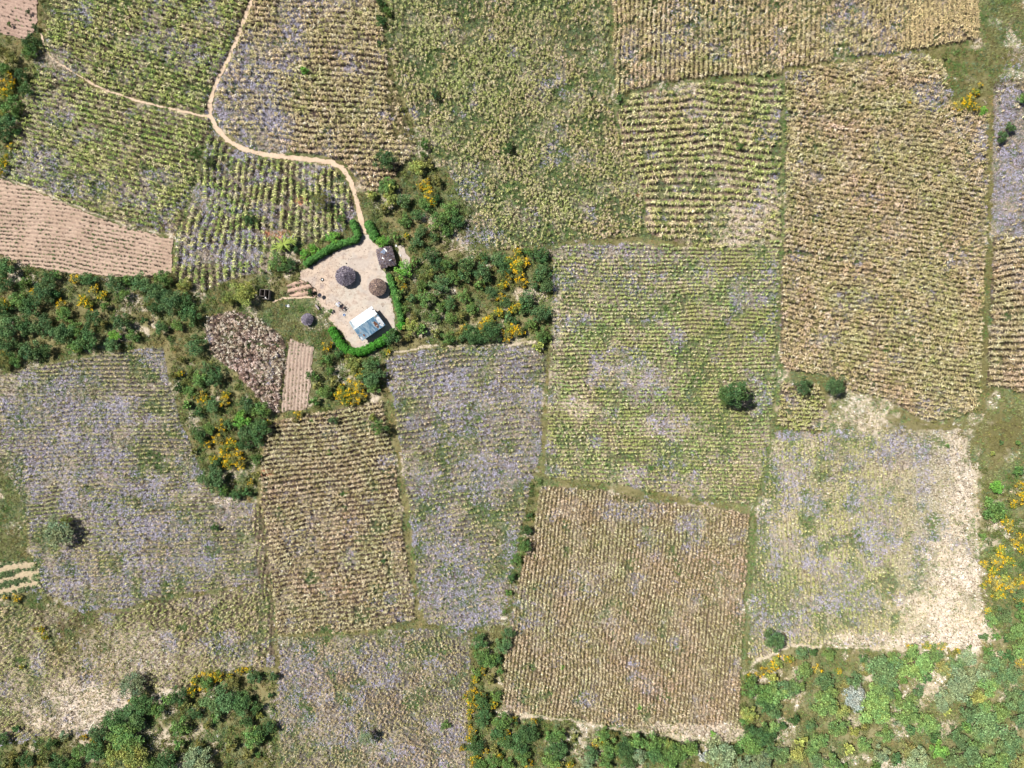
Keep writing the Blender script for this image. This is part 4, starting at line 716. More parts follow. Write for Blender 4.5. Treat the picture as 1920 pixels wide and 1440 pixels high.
tree(524, 491, 18, 'mid', 2.2, 'rounded green bush below the banana clump', name='shrub', cat='shrub')
tree(545, 498, 12, 'dark', 1.8, 'dark green bush between banana clump and hedge end', name='shrub', cat='shrub')
tree(572, 478, 12, 'bright', 1.8, 'leafy green bush behind the middle of the long hedge', name='shrub', cat='shrub')
tree(590, 466, 10, 'bright', 1.8, 'leafy green bush behind the right part of the long hedge', name='shrub', cat='shrub')
tree(624, 446, 14, 'bright', 1.8, 'spreading bright bush behind the upper end of the long hedge', name='shrub', cat='shrub')
tree(640, 412, 9, 'mid', 1.5, 'green bush left of the hedge by the path mouth', name='shrub', cat='shrub')
tree(555, 470, 8, 'dark', 1.4, 'small dark bush right of the banana clump', name='shrub', cat='shrub')
PL = [p for p in PL if p['r'] > 1]

REG = {'S1': 'thicket at the upper left edge', 'S2': 'thicket left of the farmyard', 'S3': 'triangular thicket below the lilac and dead maize fields', 'S4': 'bottom left thicket', 'S5': 'bottom centre thicket', 'SE': 'bottom right thicket', 'S7': 'thicket right of the farmyard', 'S9': 'scrub just below the farmyard', 'S11': 'hedge line right of the path', 'E': 'right edge scrub', 'NE': 'upper right scrub'}
REG['S3'] = 'triangular thicket at left of centre'
ORD = ['first', 'second', 'third', 'fourth', 'fifth', 'sixth', 'seventh', 'eighth', 'ninth', 'tenth', 'eleventh', 'twelfth', 'thirteenth', 'fourteenth', 'fifteenth']
vis = [p for p in PL if p['region'] != 'solo']
byreg = {}
for p in vis: byreg.setdefault(p['region'], []).append(p)
for rg, L in byreg.items():
    ys = sorted(p['y'] for p in L); a, b = ys[len(ys) // 3], ys[2 * len(ys) // 3]
    cell = {}
    for p in L:
        band = 'upper' if p['y'] <= a else ('middle' if p['y'] <= b else 'lower')
        sz = 'small ' if p['r'] < 11 else ('' if p['r'] < 18 else 'large ')
        if p['tone'] == 'yel': sz = ''
        cell.setdefault((band, sz, p['tone']), []).append(p)
    for (band, sz, tone), q in cell.items():
        q.sort(key=lambda p: p['x'])
        for i, p in enumerate(q):
            pos = '' if len(q) == 1 else (('leftmost ' if i == 0 else 'rightmost ' if i == len(q) - 1 else ORD[min(i, 14)] + ' from left '))
            p['label'] = f"{pos}{sz}{WORD[tone]} bush, {band} part of the {REG[rg]}"
            p['group'] = f"bushes in the {REG[rg]}"; p['cat'] = 'shrub'
sh_ = sorted([p for p in PL if p['name'] == 'shrub' and p['region'] != 'solo'], key=lambda p: -p['r'])
n_solo = len([p for p in PL if p['name'] == 'shrub' and p['region'] == 'solo'])
REST = sh_[290 - n_solo:]; _ids = {id(p) for p in REST}; PL = [p for p in PL if id(p) not in _ids]
def put(p, i):
    r = p['r'] * S; big = p['r']
    key = p['crown'] or ('tiny' if big < 6 else 's' if big < 12 else 'm' if big < 21 else 'l')
    h = p['h'] or min(3.6, r * 1.05 + .35)
    base = p['base']; ch_ = h - base
    px, py = p['x'], p['y']; hm = base + ch_ * .6
    x, y = W(px, py, hm)
    rz = rr_.random() * 6.283
    e = empty(p['name'], x, y, 0.0, rz)
    c = obj('crown' if p['name'] == 'tree' else 'foliage', CR[key][i % len(CR[key])], e, (0, 0, base))
    sx = r * rr_.uniform(1.04, 1.2) * (1.06 if p['region'] == 'SE' else 1); c.scale = (sx, sx * rr_.uniform(.88, 1.08), ch_)
    t = TINT['olive' if p['tone'] == 'yel' and i % 2 else p['tone']]; j = rr_.uniform(.82, 1.18) * (1.1 if p['region'] == 'SE' else .82 if p['region'] == 'solo' and p['tone'] in ('dark', 'mid', 'teal') else 1)  # bottom right bushes lightened in colour for haze and sun hotspot
    if p['region'] == 'solo' and p['tone'] == 'grey': t = t * .8
    if p['region'] == 'SE': t = t * .88 + alb(150, 154, 112, 1.0) * .12
    c.color = (*[min(1, v * 2.1 * j) for v in t], 1)
    tk = obj('trunk' if p['name'] == 'tree' else 'stem', TR[i % 4], e, (0, 0, 0)); tk.scale = (r, r, h)
    if p['tone'] == 'yel':
        c.scale = (sx, sx, ch_ * .9)
        b = obj('blossom', BLO[i % 6], e, (0, 0, 0)); b.scale = (sx * 1.15, sx * 1.15, ch_ * 1.0)
        b2 = b
    tag(e, p['label'], p['cat'], p.get('group'))
for i, p in enumerate(PL): put(p, i)
# the smaller bushes beyond the first three hundred, one object
SV = []
for me_ in CR['tiny'] + CR['s']:
    nv = len(me_.vertices); co = np.empty(nv * 3, np.float32); me_.vertices.foreach_get('co', co); cc = np.empty(nv * 4, np.float32); me_.color_attributes['Col'].data.foreach_get('color', cc)
    SV.append((co.reshape(-1, 3).astype(float), np.arange(nv).reshape(-1, 4), cc.reshape(-1, 4)[:, :3].astype(float)))
_r = np.array([p['r'] * S for p in REST]); _h = np.minimum(3.6, _r * 1.05 + .35)
_xy = np.array([W(p['x'], p['y'], h * .6) for p, h in zip(REST, _h)])
_c = np.array([TINT[p['tone']] * 2.0 for p in REST]) * rng.uniform(.85, 1.15, (len(REST), 1))
tag(obj('small_shrubs', scatter('small_shrubs', SV, _xy[:, 0], _xy[:, 1], np.zeros(len(REST)), _r * 1.05, _c, M_weed, hscale=_h)), 'many smaller green bushes filling the gaps between the large ones in the thickets', 'shrubs', None, 'stuff')

# undergrowth between the bushes
def under(name, n, pal, size, lo, hi, label, reg=None, dens=.7):
    x = rng.uniform(X0 + 60, X1 - 60, n); y = rng.uniform(Y0 + 50, Y1 - 50, n)
    k = samp(SCR, x, y) & ~samp(bare, x, y) & (path_d(x, y) > 2) & ~plough_in(x, y) & (samp(ch['R'], x, y) < .3) & (samp(LM, x, y) < .4)
    x, y = x[k], y[k]; w = fbm(x, y, 16, 95 + len(name), 3); k = (w > lo) & (w < hi) & (rng.random(len(x)) < dens); x, y = x[k], y[k]
    for (cx, cy, rr) in ((1880, 805, 70), (1880, 840, 60), (20, 960, 60), (505, 585, 44), (550, 600, 50), (580, 620, 40), (497, 552, 16)):
        k = np.hypot(x - cx, (y - cy) * 1.3) > rr; x, y = x[k], y[k]
    m = len(x); cc = np.array([alb(*c, k=.6) for c in pal])
    col = cc[np.clip((fbm(x, y, 22, 99, 2) * len(pal) + rng.normal(0, .6, m)).astype(int), 0, len(pal) - 1)] * (.8 + .4 * rng.random((m, 1)))
    w_ = (sstep(1380, 1450, x) * sstep(1195, 1230, y) * .55)[:, None]; col = col * (1 - w_) + alb(172, 168, 116, .62) * w_
    X, Y = tow(x, y); sc = size * (.5 + rng.random(m))
    me = scatter(name, UV, X, Y, np.zeros(m), sc, col, M_weed, hscale=sc * .9)
    tag(obj(name, me), label, 'undergrowth', None, 'stuff')
UV = []
for i in range(6):
    r = np.random.default_rng(400 + i); n = 46
    d = r.normal(size=(n, 3)); d[:, 2] = np.abs(d[:, 2]); d /= np.linalg.norm(d, axis=1)[:, None]
    P = d * (.55 + .45 * r.random((n, 1))) * (1 + .25 * np.sin(3 * np.arctan2(d[:, 1], d[:, 0]) + i))[:, None]
    nr = d + r.normal(size=(n, 3)) * .6; nr /= np.linalg.norm(nr, axis=1)[:, None]
    t = np.cross(nr, r.normal(size=(n, 3))); t /= np.linalg.norm(t, axis=1)[:, None]; b = np.cross(nr, t)
    s = .2 * (.6 + .8 * r.random((n, 1)))
    V_ = np.stack([P - t * s, P - b * s * .6, P + t * s, P + b * s * .6], 1).reshape(-1, 3)
    UV.append((V_, np.arange(n * 4).reshape(-1, 4), np.repeat(1 + r.normal(size=(n, 1)) * .15, 4, 0) * np.ones((1, 3))))
under('undergrowth', 42000, [(88, 114, 66), (104, 130, 72), (126, 138, 74), (114, 122, 68), (142, 146, 80)], .7, .42, .9, 'tangled green undergrowth between the bushes of the thickets')
under('undergrowth', 30000, [(140, 140, 80), (156, 152, 98), (128, 122, 76), (160, 150, 110), (116, 130, 72)], .5, .2, .56, 'olive and straw coloured undergrowth between the bushes of the thickets')

# ------------------------------------------------------------------ hedges
def resample(pts, step):
    out = []; 
    for (x0, y0), (x1, y1) in zip(pts[:-1], pts[1:]):
        L = math.hypot(x1 - x0, y1 - y0); n = max(1, int(L / step))
        for i in range(n): out.append((x0 + (x1 - x0) * i / n, y0 + (y1 - y0) * i / n))
    out.append(pts[-1]); return out
def hedge(pts, w, h, label, tone=(106, 164, 78), seed=0, leaf=.12):
    """pts in photo pixels at hedge top; w width px"""
    r = np.random.default_rng(seed)
    P = np.array([W(px, py, h * .8) for px, py in resample(pts, 2.0)]); n = len(P)
    T = np.gradient(P, axis=0); T /= np.linalg.norm(T, axis=1)[:, None]; N = np.stack([-T[:, 1], T[:, 0]], 1)
    hw = w * S / 2 * (1 + .3 * np.sin(np.arange(n) * 1.3 + seed) * r.random(n) + r.normal(size=n) * .07)
    x0, y0 = P[0]
    # soft rounded body made of leaves all over plus an inner core
    k = 12; V = []; prof = [(-1, 0), (-1.02, .35), (-.98, .65), (-.8, .86), (-.45, .97), (0, 1.0), (.45, .97), (.8, .86), (.98, .65), (1.02, .35), (1, 0)]
    hh = h * (1 + .10 * np.sin(np.arange(n) * .9 + seed) + r.normal(size=n) * .05) 
    for i in range(n):
        e = min(1, (min(i, n - 1 - i) + .6) / 2.2) ** .5
        for a, b in prof: V.append((P[i, 0] + N[i, 0] * hw[i] * a * e * .86 - x0, P[i, 1] + N[i, 1] * hw[i] * a * e * .86 - y0, b * hh[i] * .9 * (.7 + .3 * e)))
    m = len(prof); idx = np.arange(n * m).reshape(n, m)
    Fq = np.stack([idx[:-1, :-1], idx[1:, :-1], idx[1:, 1:], idx[:-1, 1:]], -1).reshape(-1, 4)
    V = np.array(V); base = alb(*tone, k=.62)
    C1 = np.tile(base * .7, (len(V), 1))
    nl = int(n * 170); ii = r.integers(0, n - 1, nl); f = r.random(nl)[:, None]; tt = r.random(nl) * (m - 1); j = tt.astype(int); g = (tt - j)[:, None]
    G4 = V.reshape(n, m, 3)
    A = G4[ii, j] * (1 - g) + G4[ii, np.minimum(j + 1, m - 1)] * g; B = G4[ii + 1, j] * (1 - g) + G4[ii + 1, np.minimum(j + 1, m - 1)] * g
    Q = A * (1 - f) + B * f; ctr = G4[ii, 5] * np.array([1, 1, .5]); d = Q - ctr; d /= np.linalg.norm(d, axis=1)[:, None]
    Q = Q + d * (r.random((nl, 1)) ** 2 * .34 + .02 + .07 * np.sin(ii * 1.9)[:, None])
    nr = d + r.normal(size=(nl, 3)) * .55; nr /= np.linalg.norm(nr, axis=1)[:, None]
    t = np.cross(nr, r.normal(size=(nl, 3))); t /= np.linalg.norm(t, axis=1)[:, None]; b = np.cross(nr, t); s = leaf * (.6 + .8 * r.random((nl, 1)))
    Vl = np.stack([Q - t * s, Q - b * s * .6, Q + t * s, Q + b * s * .6], 1).reshape(-1, 3)
    cl = base[None] * np.clip(1 + r.normal(size=(nl, 1)) * .38, .35, 2.2) * (1 + r.normal(size=(nl, 3)) * .06); cl = np.repeat(cl, 4, 0)
    me = mesh_np('hedge', np.vstack([V, Vl]), [Fq, np.arange(nl * 4).reshape(-1, 4) + len(V)], np.vstack([C1, cl]), [M_hedge])
    e = empty('hedge', x0, y0); obj('foliage', me, e)
    segs = []
    for i in range(1, n - 1, 3): segs.append(((P[i, 0] - x0, P[i, 1] - y0, -.05), (P[i, 0] - x0 + .05, P[i, 1] - y0, h * .6), .03, .02))
    if segs: obj('stem', tube_list(segs, M_bark, 'stem', 5), e)
    tag(e, label, 'hedge', 'green hedges round the farmyard')
hedge([(570,497),(580,488),(592,481),(605,473),(618,464),(632,458),(648,454),(662,450),(672,445)], 10, 1.7, 'long bright green hedge curving along the upper left of the yard', seed=1)
hedge([(660,412),(663,422),(668,433),(671,444)], 11, 1.8, 'short bright hedge left of the path where it enters the yard', seed=2)
hedge([(688,414),(693,426),(699,438),(704,449)], 15, 1.9, 'short bright hedge right of the path where it enters the yard', seed=3)
hedge([(727,513),(731,524),(736,536),(740,550),(743,563),(747,578),(750,592),(752,603)], 10, 1.7, 'thin bright hedge down the right side of the yard', seed=4)
hedge([(750,604),(752,612),(753,617)], 14, 1.7, 'stubby round end of the right hedge near the house', (90, 176, 56), seed=5)
hedge([(619,614),(626,625),(632,636),(639,647),(648,656),(662,660),(676,659),(690,654),(704,646),(718,638),(733,627),(741,620)], 14, 1.9, 'thick green hedge curving under the metal roofed house', (92, 168, 56), seed=6)

# ------------------------------------------------------------------ buildings
def bm_obj(name, bm, mats, parent=None, loc=None, smooth=False):
    me = bpy.data.meshes.new(name); bmesh.ops.recalc_face_normals(bm, faces=bm.faces); bm.to_mesh(me); bm.free()
    for m in (mats if isinstance(mats, (list, tuple)) else [mats]): me.materials.append(m)
    if smooth:
        for p in me.polygons: p.use_smooth = True
    return obj(name, me, parent, loc)
def box(bm, x0, x1, y0, y1, z0, z1, mi=0, M=None):
    vs = [bm.verts.new(Vector(c) if M is None else M @ Vector(c)) for c in [(x0,y0,z0),(x1,y0,z0),(x1,y1,z0),(x0,y1,z0),(x0,y0,z1),(x1,y0,z1),(x1,y1,z1),(x0,y1,z1)]]
    for f in ((0,1,2,3),(4,5,6,7),(0,1,5,4),(1,2,6,5),(2,3,7,6),(3,0,4,7)):
        bm.faces.new([vs[i] for i in f]).material_index = mi
def cyl(bm, c, r0, r1, z0, z1, n=24, cap=True):
    a = [bm.verts.new((c[0] + r0 * math.cos(i * 2 * math.pi / n), c[1] + r0 * math.sin(i * 2 * math.pi / n), z0)) for i in range(n)]
    b = [bm.verts.new((c[0] + r1 * math.cos(i * 2 * math.pi / n), c[1] + r1 * math.sin(i * 2 * math.pi / n), z1)) for i in range(n)]
    for i in range(n): bm.faces.new((a[i], a[(i + 1) % n], b[(i + 1) % n], b[i]))
    if cap: bm.faces.new(a); bm.faces.new(b)
M_mud = mat_plain('mud_wall', tuple(alb(176, 140, 112)), .95, .1, 0, 2, .15)
M_wood = mat_plain('old_wood', tuple(alb(110, 92, 80)), .9, .1, 0, 6, .25)
M_brick = mat_plain('burnt_brick', tuple(alb(168, 112, 86)), .9, .1, 0, 3, .2)
M_dark = mat_plain('dark_cloth', (.02, .02, .028), .8, .2)
M_rub = mat_plain('tyre_rubber', (.014, .014, .016), .7, .3)
M_white = mat_plain('white_sheet', (.78, .78, .76), .6, .3, 0, 4, .06)
M_blue = mat_plain('blue_plastic', (.03, .08, .20), .4, .4)
M_grey = mat_plain('grey_metal', (.45, .47, .5), .5, .4, .3)
M_stone = mat_plain('stone', (.30, .26, .23), .9, .1)
M_tarp = mat_plain('blue_tarp', (.07, .11, .18), .5, .3, 0, 3, .3)

# house with a two sided metal roof -----------------------------------------
hx, hy = W(688, 605.5, 2.3); ang = math.radians(34.4)
house = empty('farm_house', hx, hy, 0, ang)
tag(house, 'rectangular house with a metal roof tinted white by sun and blue by sky at the lower end of the yard', 'house')
LX, WN, WS = 3.30, 2.45, 2.75            # half length; ridge is nearer the north-west eave
ridge_y, ez, rz_ = .42, 2.35, 2.95
def house_wall():
    bm = bmesh.new(); t = .22; a, b, c, d = -LX + .35, LX - .35, -2.35, 2.25
    box(bm, a, b, c, c + t, 0, 2.3); box(bm, a, b, d - t, d, 0, 2.3)
    box(bm, a, a + t, c + t, d - t, 0, 2.28); box(bm, b - t, b, c + t, d - t, 0, 2.28)
    for x in (a, b - t):
        v = [bm.verts.new(p) for p in [(x, c, 2.3), (x, d, 2.3), (x, ridge_y, 2.82), (x + t, c, 2.3), (x + t, d, 2.3), (x + t, ridge_y, 2.82)]]
        for f in ((0, 1, 2), (3, 4, 5), (0, 1, 4, 3), (1, 2, 5, 4), (2, 0, 3, 5)): bm.faces.new([v[i] for i in f])
    return bm
bm_obj('wall', house_wall(), M_brick, house)
# roof sheets: corrugated, each slope its own mesh; colour by procedural streaks
def metal_mat(name, base, streak, amt, rough):
    m, n, b = mat_new(name); b.inputs['Metallic'].default_value = .15; b.inputs['Roughness'].default_value = rough; b.inputs['Specular IOR Level'].default_value = .5
    tc = n.nodes.new('ShaderNodeTexCoord'); mp = n.nodes.new('ShaderNodeMapping'); mp.inputs['Scale'].default_value = (1.2, .35, 1)
    no = n.nodes.new('ShaderNodeTexNoise'); no.inputs['Scale'].default_value = 1.6; no.inputs['Detail'].default_value = 4
    rp = n.nodes.new('ShaderNodeValToRGB'); rp.color_ramp.elements[0].position = .5 - amt; rp.color_ramp.elements[1].position = .5 + amt
    rp.color_ramp.elements[0].color = (*base, 1); rp.color_ramp.elements[1].color = (*streak, 1)
    n.links.new(tc.outputs['Object'], mp.inputs[0]); n.links.new(mp.outputs[0], no.inputs['Vector']); n.links.new(no.outputs['Fac'], rp.inputs[0]); n.links.new(rp.outputs[0], b.inputs['Base Color'])
    return m
M_rw = metal_mat('sunlit_white_roof_metal', (.80, .81, .82), (.86, .86, .86), .2, .45)  # direct sun on the slope put into the base colour; also on repair sheets
M_rb = metal_mat('sky_tinted_roof_metal', (.13, .27, .40), (.38, .50, .58), .07, .5)  # same metal, sky reflection put into the base colour
M_rs = metal_mat('pale_roof_metal', (.30, .40, .46), (.46, .54, .58), .1, .5)
M_rust = mat_plain('rust', (.24, .12, .08), .9, .1, 0, 5, .5)
def slope(y_e, x0, x1, z_off=0, y_r=ridge_y, ze=ez, zr=rz_, pitch=.19):
    bm = bmesh.new(); nxx = int((x1 - x0) / (pitch / 4)); rows = []
    for k in range(2):
        yy = y_r if k == 0 else y_e; zz = zr if k == 0 else ze
        rows.append([bm.verts.new((x0 + (x1 - x0) * i / nxx, yy, zz + z_off + .018 * math.sin(i / 4 * 2 * math.pi))) for i in range(nxx + 1)])
    for i in range(nxx): bm.faces.new((rows[0][i], rows[0][i + 1], rows[1][i + 1], rows[1][i]))
    r = bmesh.ops.solidify(bm, geom=bm.faces[:], thickness=.012)
    return bm
roofn = bm_obj('roof', slope(2.72, -LX + .35, LX), M_rw, house); roofn['label'] = 'roof slope with sunlight painted in as white'
gs = bm_obj('roof', slope(2.62, -LX - .15, -LX + .42, -.03), M_rs, house); gs['label'] = 'grey roof sheet at the end'
roofs = bm_obj('roof', slope(-2.95, -LX - .1, LX + .1, .02), M_rb, house); roofs['label'] = 'roof slope with sky reflection painted in as blue grey'
def patch(x0, x1, y0, y1, mat, lab, off=.045):
    bm = bmesh.new()
    def z(y): t = (y - ridge_y) / (-2.95 - ridge_y) if y < ridge_y else (y - ridge_y) / (2.72 - ridge_y); return rz_ + (ez - rz_) * t + off
    r = random.Random(int(x0 * 100)); n = 10; pts = []
    for i in range(n):
        a = i / n * 6.283; q = .38 + .14 * r.random() if mat is M_rust else .5 / max(abs(math.cos(a)), abs(math.sin(a)))
        px = (x0 + x1) / 2 + (x1 - x0) * q * math.cos(a); py = (y0 + y1) / 2 + (y1 - y0) * q * math.sin(a); pts.append(bm.verts.new((px, py, z(py))))
    bm.faces.new(pts); bmesh.ops.solidify(bm, geom=bm.faces[:], thickness=.01)
    o = bm_obj('roof_patch', bm, mat, roofs if lab != 'n' else roofn); return o
patch(1.2, 2.1, -2.75, -.7, M_rust, 's')['label'] = 'rusty brown patch'
patch(-2.5, -2.0, -2.5, -1.7, M_rust, 's')['label'] = 'small rusty patch'
patch(2.35, 3.3, -2.8, -.2, M_rw, 's')['label'] = 'white repair sheet'
patch(-3.3, -2.9, -2.8, -1.9, M_rw, 's')['label'] = 'white repair sheet'
bm = bmesh.new(); box(bm, -LX - .05, LX + .05, ridge_y - .14, ridge_y + .14, rz_ + .045, rz_ + .065); bm_obj('ridge_cap', bm, M_rs, house)
bm = bmesh.new(); box(bm, LX - .28, LX - .14, -2.3, -.3, 0, .05, M=Matrix.Translation((0, 0, 2.80)) @ Matrix.Rotation(.2, 4, 'X') @ Matrix.Translation((0, 0, .05))); bm_obj('dark_strip', bm, M_dark, roofs)  # dark strip lying on the slope near its right end
bm = bmesh.new(); box(bm, -.45, .45, 2.25, 2.29, 0, 1.85); dr = bm_obj('door', bm, M_wood, house)
bm = bmesh.new(); box(bm, .3, .36, 2.30, 2.34, .95, 1.02); bm_obj('handle', bm, M_grey, dr)
for wx_ in (-1.8, 1.8):
    bm = bmesh.new(); box(bm, wx_ - .35, wx_ + .35, 2.252, 2.29, .9, 1.6); bm_obj('window', bm, M_wood, house)
# stones that weigh the sheets down
def rock(name, px, py, z, s, mat, label, cat, group=None, flat=.6, seed=0):
    bm = bmesh.new(); bmesh.ops.create_icosphere(bm, subdivisions=2, radius=1); r = random.Random(seed)
    for v in bm.verts: v.co *= 1 + r.uniform(-.22, .22); v.co.z *= flat; v.co *= s
    x, y = W(px, py, z); o = bm_obj(name, bm, mat, None, (x, y, z + s * flat * .6)); tag(o, label, cat, group); return o
def roof_z(px, py):
    x, y = W(px, py, 2.5); d = Vector((x - hx, y - hy)); c, s = math.cos(-ang), math.sin(-ang); yy = d.x * s + d.y * c
    t = (yy - ridge_y) / (-2.95 - ridge_y) if yy < ridge_y else (yy - ridge_y) / (2.72 - ridge_y); return rz_ + (ez - rz_) * min(1, t) + .02
for i, (px, py, s, lab) in enumerate([(699.5,580,.16,'dark stone on the sunlit slope near the top corner'), (703.5,593,.22,'large stone on the ridge at the right end of the house roof'), (706,590,.17,'small stone at the right tip of the roof ridge'), (692,594.5,.07,'tiny stone on the lower edge of the sunlit slope'), (700,605,.16,'brown stone on the upper edge of the rusty roof patch'), (707,611,.18,'stone on the rusty patch near the lower eave'), (712,606,.15,'dark stone beside the long dark strip on the roof'), (676,624,.16,'reddish stone on the sky-tinted slope near its left end'), (673,627,.13,'dark stone below the reddish one on the roof left end'), (674,634,.14,'black stone at the bottom corner of the roof')]):
    rock('roof_stone', px, py, roof_z(px, py), s, M_stone if i % 3 else M_dark, lab, 'stone', 'stones on the house roof', seed=i)

# thatched roofs ------------------------------------------------------------
def thatch_cone(R, ze, zt, seed, cols, ragged, n=1500, apex=None):
    r = np.random.default_rng(seed); nseg = 44; nr = 7
    ang_ = np.arange(nseg) / nseg * 6.283; edge = 1 + (r.random(nseg) - .5) * ragged
    V = []; C = []
    for k in range(nr):
        q = k / (nr - 1)
        for j in range(nseg):
            rad = R * edge[j] * q if k == nr - 1 else R * (1 + (edge[j] - 1) * q) * q
            z = zt + (ze - zt) * q ** 1.05 + r.normal() * .03
            V.append((rad * math.cos(ang_[j]), rad * math.sin(ang_[j]), z)); C.append(cols[r.integers(0, len(cols))] * .8)
    idx = np.arange(nr * nseg).reshape(nr, nseg); nxt = np.roll(idx, -1, 1)
    Fq = np.stack([idx[:-1], idx[1:], nxt[1:], nxt[:-1]], -1).reshape(-1, 4)
    # underside
    b0 = len(V); V += [(v[0] * .97, v[1] * .97, v[2] - .16) for v in V[-nseg:]]; C += [cols[0] * .6] * nseg
    Fu = np.stack([idx[-1], np.arange(b0, b0 + nseg), np.roll(np.arange(b0, b0 + nseg), -1), nxt[-1]], -1)
    a = r.random(n) * 6.283; q = np.sqrt(r.random(n)) * .97; L = R * (.16 + .2 * r.random(n)); w = .05 + .05 * r.random(n)
    q1 = q + L / R * (1 if ragged > .1 else .8); q1 = np.minimum(q1, 1.0 + ragged * .9 * r.random(n)); da = r.normal(size=n) * (.05 + ragged * .35)
    def P(aa, qq, off): return np.stack([R * qq * np.cos(aa), R * qq * np.sin(aa), zt + (ze - zt) * qq + off], -1)
    A = P(a, q, .05 + .07 * r.random(n) * (1 + 3 * ragged)); B = P(a + da, q1, .02 + .05 * r.random(n) + ragged * .12 * r.random(n)); t = np.stack([-np.sin(a), np.cos(a), np.zeros(n)], -1) * w[:, None]
    Vs = np.stack([A - t, A + t, B + t, B - t], 1).reshape(-1, 3); ci = r.integers(0, len(cols), n)
    Cs = np.repeat(np.array(cols)[ci] * (.5 + .9 * r.random((n, 1))), 4, 0)
    V = np.vstack([np.array(V), Vs]); C = np.vstack([np.array(C), Cs])
    return mesh_np('roof', V, [Fq, Fu, np.arange(n * 4).reshape(-1, 4) + b0 + nseg], C, [M_thatch])
gth = [alb(*c) for c in [(120, 112, 126), (142, 134, 146), (100, 92, 104), (166, 156, 160), (84, 76, 84)]]
bth = [alb(*c) for c in [(138, 116, 108), (116, 98, 94), (156, 134, 122), (98, 84, 82), (176, 150, 130)]]
lth = [alb(*c) for c in [(150, 142, 156), (126, 118, 134), (172, 164, 174), (106, 98, 112)]]
def round_hut(px, py, R, ze, zt, wr, cols, ragged, seed, label, name='round_hut', cat='hut', apex=False, raised=False):
    x, y = W(px, py, (ze + zt) / 2); e = empty(name, x, y, 0, .3 * seed); tag(e, label, cat)
    roof = obj('roof', thatch_cone(R, ze, zt, seed, cols, ragged), e)
    if apex:
        bm = bmesh.new(); cyl(bm, (0, 0), .2, .08, zt - .02, zt + .16, 12); bm_obj('roof_cap', bm, mat_plain('pale_straw', tuple(alb(206, 176, 150))), roof)
    bm = bmesh.new(); cyl(bm, (0, 0), wr, wr * .98, .35 if raised else 0, ze + .12, 28); wl = bm_obj('wall', bm, M_mud, e, smooth=False)
    if raised:
        for k in range(6):
            a = k * 1.047; bm = bmesh.new(); cyl(bm, (wr * .8 * math.cos(a), wr * .8 * math.sin(a)), .05, .05, 0, .36, 8); bm_obj('leg', bm, M_wood, e)
    bm = bmesh.new(); a = -1.9; M_ = Matrix.Rotation(a, 4, 'Z'); box(bm, wr - .03, wr + .03, -.36, .36, .36 if raised else .02, min(ze, 1.5), M=M_); bm_obj('door', bm, M_wood, e)
    return e
round_hut(646, 516.5, 2.1, 1.85, 3.1, 1.5, gth, .24, 1, 'grey ragged round thatched hut left of the brown one in the yard')
round_hut(707, 538, 2.08, 1.5, 2.6, 1.6, bth, .05, 2, 'neat brown round thatched hut with pale peak, above the house', apex=True)
round_hut(575, 598.5, 1.28, 1.3, 2.1, .9, lth, .24, 3, 'small grey thatched store standing in grass outside the yard', name='grain_store', cat='grain store', raised=True)

